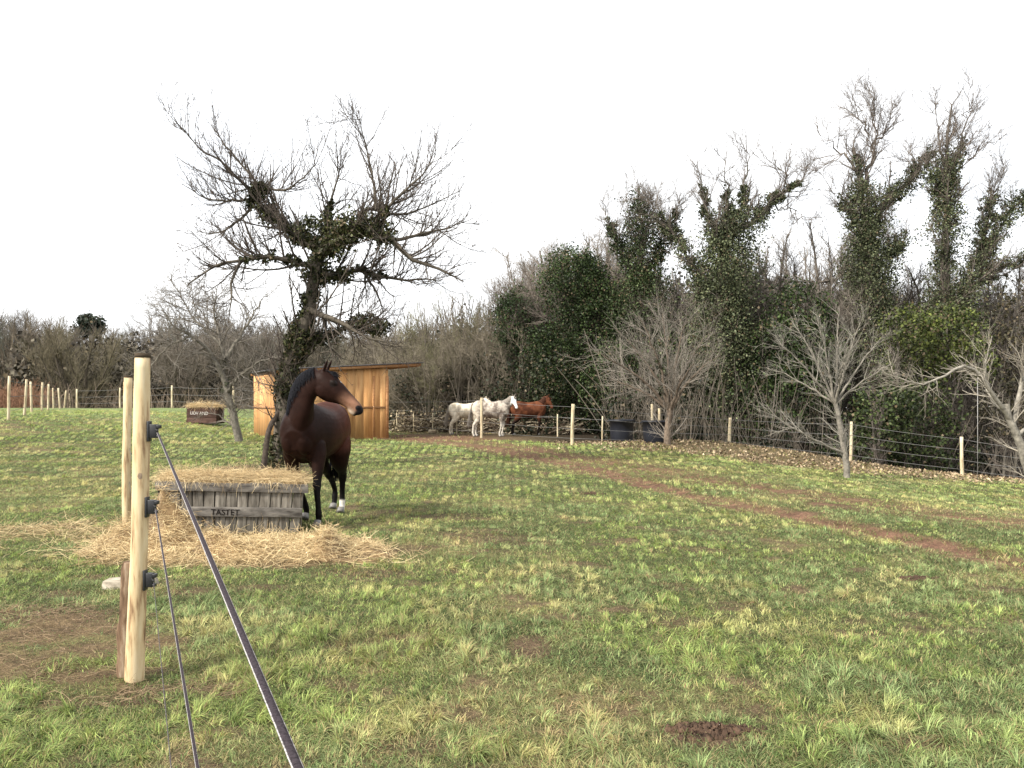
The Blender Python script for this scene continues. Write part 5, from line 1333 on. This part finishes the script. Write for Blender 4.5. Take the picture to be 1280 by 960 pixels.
# ---- far wood on the left
def far_wood():
    acc = Acc(); n = 0
    for k in range(150):
        px = rng.uniform(-60, 560); Y = rng.uniform(92, 150)
        x = (px - 640) / F * Y; g = float(H(x, Y)) - .3
        top = np.interp(px, [-60, 20, 60, 110, 160, 250, 330, 450, 560], [392, 392, 402, 402, 403, 398, 400, 405, 400]) + rng.uniform(-4, 16)
        h = min(CZ - (top - HZ) / F * Y - g, 20)
        lm = auto_limbs(x, Y, h, h * .22, n=6, r=.2, K=7, fork=.2)
        LP = np.stack([l[0] for l in lm]); LR = np.stack([l[1] for l in lm])
        tint = np.array([(.125, .105, .085), (.10, .088, .075), (.14, .115, .085), (.12, .12, .095)][rng.integers(0, 4)])
        v, q, c = tubes(LP, LR, 4, barkcol(len(LP), tint * 1.1)); acc.add(v, q, c)
        P2, R2 = spawn(LP, LR, 70, (1.5, 4.5), (25, 65), up=.35, wig=.15, K=5, rr=.5, rmin=.035, rmax=.07); v, q, c = tubes(P2, R2, 3, barkcol(70, tint)); acc.add(v, q, c)
        P3, R3 = spawn(P2, R2, 420, (.8, 2.4), (25, 65), up=.4, wig=.15, K=4, rr=.7, rmin=.018, rmax=.03); v, q, c = tubes(P3, R3, 3, barkcol(420, tint)); acc.add(v, q, c)
    # scrub under and behind it
    Cs = []
    for k in range(700):
        px = rng.uniform(-60, 600); Y = rng.uniform(88, 165); x = (px - 640) / F * Y
        zt = (CZ - (440 - HZ) / F * Y); zb = float(H(x, Y)); Cs.append(blob((x, Y, zb + (zt - zb) * rng.random() ** 1.2), (2.4, 2, 2.2), 130, 13, .35))
    V, t, c = leaves(np.concatenate(Cs), (.3, .65), (.040, .034, .026), (.105, .092, .068)); acc.add(V, None, c, t)
    tag(acc.build('distant_wood', M_twig, smooth=False), 'hazy brown leafless woodland beyond the far end of the pasture', 'woodland', kind='stuff')
far_wood()
# broad trees standing in front of it
def field_tree(label, px, Y, top, spread, stems, tw, group=None, n=12, seed=1, name='bare_tree'):
    x = (px - 640) / F * Y; g = float(H(x, Y)) - .2; h = CZ - (top - HZ) / F * Y - g
    lm = auto_limbs(x, Y, h, spread, n=n, r=.38, stems=stems, K=10, fork=.12)
    tree(name, label, 'tree', (x, Y, g), lm, wood_levels(130, 1100, 2600, 1.1, up=.3, thick=2.0), barkc=(.085, .07, .055), twigc=tw, group=group)
field_tree('broad dark-limbed bare tree at the far end of the left post row', 103, 80, 412, 5.5, 5, (.135, .115, .075), n=20)
field_tree('bare grey tree at the skyline of the far left wood', 18, 96, 388, 3.5, 1, (.15, .135, .12))
field_tree('leafless brown tree past the far end of the small crate', 232, 84, 415, 5, 4, (.15, .125, .10), n=16)
field_tree('bushy bare tree directly behind the shelter roof', 400, 76, 405, 5.5, 4, (.15, .13, .10), n=16)
field_tree('bare tree between the small crate and shelter, low and wide', 330, 82, 408, 5, 3, (.14, .12, .10), n=14)
tree('evergreen_tree', 'dark rounded evergreen poking above the far left wood', 'tree', tuple(W(113, 500, 118)), [(cr([W(113, 480, 118), W(113, 430, 118), W(113, 405, 118)], 8), np.linspace(.4, .1, 8))], wood_levels(10, 30, 60), blobs=[(W(113, 403, 118), (1.9, 1.7, 1.0), 1100, 12, .2), (W(112, 412, 118), (2.6, 2, 1.3), 900, 12, .25)], ivycol=((.02, .028, .018), (.05, .062, .04)), leafsize=(.25, .5))
# reddish bramble scrub, far left
acc = Acc(); N = 9000; px = rng.uniform(-60, 330, N); Y = rng.uniform(68, 86, N) ; x = (px - 640) / F * Y
dens = sstep(90, 20, px) + .10; k = rng.random(N) < dens; x, Y = x[k], Y[k]; n = len(x); D = rng.normal(0, .35, (n, 3)); D[:, 2] = 1
acc.add(*strands(np.stack([x, Y, H(x, Y) - .1], 1), D, rng.uniform(1, 3.2, n) , rng.uniform(.012, .03, n), .6, 6, 3, barkcol(n, (.15, .115, .085), .4) * np.where((px[k] < 55)[:, None], np.array([[1.35, .95, .8]]), 1.0), .5))
tag(acc.build('brambles', M_twig), 'reddish bramble scrub behind the left post row', 'brambles', kind='stuff')

# fallen leaves on the bank
N = 9000; x = rng.uniform(1, 19, N); y = rng.uniform(22, 32, N); l = masks(x, y)[4]; k = (rng.random(N) < l) & (fence_dist(x, y) < 2); x, y = x[k], y[k]
V, t, c = leaves(np.stack([x, y, H(x, y) + .03], 1), (.05, .11), (.12, .08, .045), (.42, .33, .22), flat=2)
tag(mesh_obj('fallen_leaves', V, None, t, M_twig, col=c, smooth=False), 'dry brown leaves scattered over the bank by the wood fence', 'leaves', kind='stuff')

# ------------------------------------------------------------------ sky, sun, camera
SUN_EL = math.radians(38); sd = Vector((-.80, -.60, 0)).normalized(); sd = Vector((sd.x * math.cos(SUN_EL), sd.y * math.cos(SUN_EL), math.sin(SUN_EL)))
w = bpy.data.worlds.new('World'); SC.world = w; w.use_nodes = True; nt = w.node_tree
bg = nt.nodes['Background']
sky = nt.nodes.new('ShaderNodeTexSky'); sky.sky_type = 'NISHITA'; sky.sun_disc = False
sky.sun_elevation = SUN_EL; sky.sun_rotation = math.atan2(sd.x, sd.y); sky.dust_density = 4; sky.air_density = 1.2
tc = nt.nodes.new('ShaderNodeTexCoord'); mp = nt.nodes.new('ShaderNodeMapping'); mp.inputs['Scale'].default_value = (1.5, 1.5, 5)
nz = nt.nodes.new('ShaderNodeTexNoise'); nz.inputs['Scale'].default_value = 1.4; nz.inputs['Detail'].default_value = 5
nt.links.new(tc.outputs['Generated'], mp.inputs[0]); nt.links.new(mp.outputs[0], nz.inputs['Vector'])
cr_ = nt.nodes.new('ShaderNodeValToRGB'); cr_.color_ramp.elements[0].color = (8.2, 8.5, 8.9, 1); cr_.color_ramp.elements[1].color = (10.2, 10.2, 10.2, 1)
cr_.color_ramp.elements[0].position = .3; cr_.color_ramp.elements[1].position = .7
nt.links.new(nz.outputs['Fac'], cr_.inputs[0])
mx = nt.nodes.new('ShaderNodeMix'); mx.data_type = 'RGBA'; mx.inputs[0].default_value = .93
nt.links.new(sky.outputs[0], mx.inputs[6]); nt.links.new(cr_.outputs[0], mx.inputs[7]); nt.links.new(mx.outputs[2], bg.inputs[0])
bg.inputs[1].default_value = .094
sun = bpy.data.lights.new('sun', 'SUN'); sun.energy = 3.9; sun.angle = math.radians(9); sun.color = (1, .95, .86)
so = bpy.data.objects.new('sun', sun); COL.objects.link(so); so.rotation_euler = (-sd).to_track_quat('-Z', 'Y').to_euler()
cam = bpy.data.cameras.new('camera'); co = bpy.data.objects.new('camera', cam); COL.objects.link(co)
cam.sensor_width = 36; cam.lens = 36 * F / 1280; cam.shift_y = 20 / 1280; cam.clip_end = 2000; cam.clip_start = .05
co.location = (0, 0, CZ); co.rotation_euler = (math.radians(90), 0, 0)
SC.camera = co
vs = SC.view_settings; vs.view_transform = 'Standard'; vs.look = 'None'; vs.exposure = .95; vs.gamma = 1; vs.use_curve_mapping = False
SC.cycles.max_bounces = 6; SC.cycles.diffuse_bounces = 3; SC.cycles.transparent_max_bounces = 4
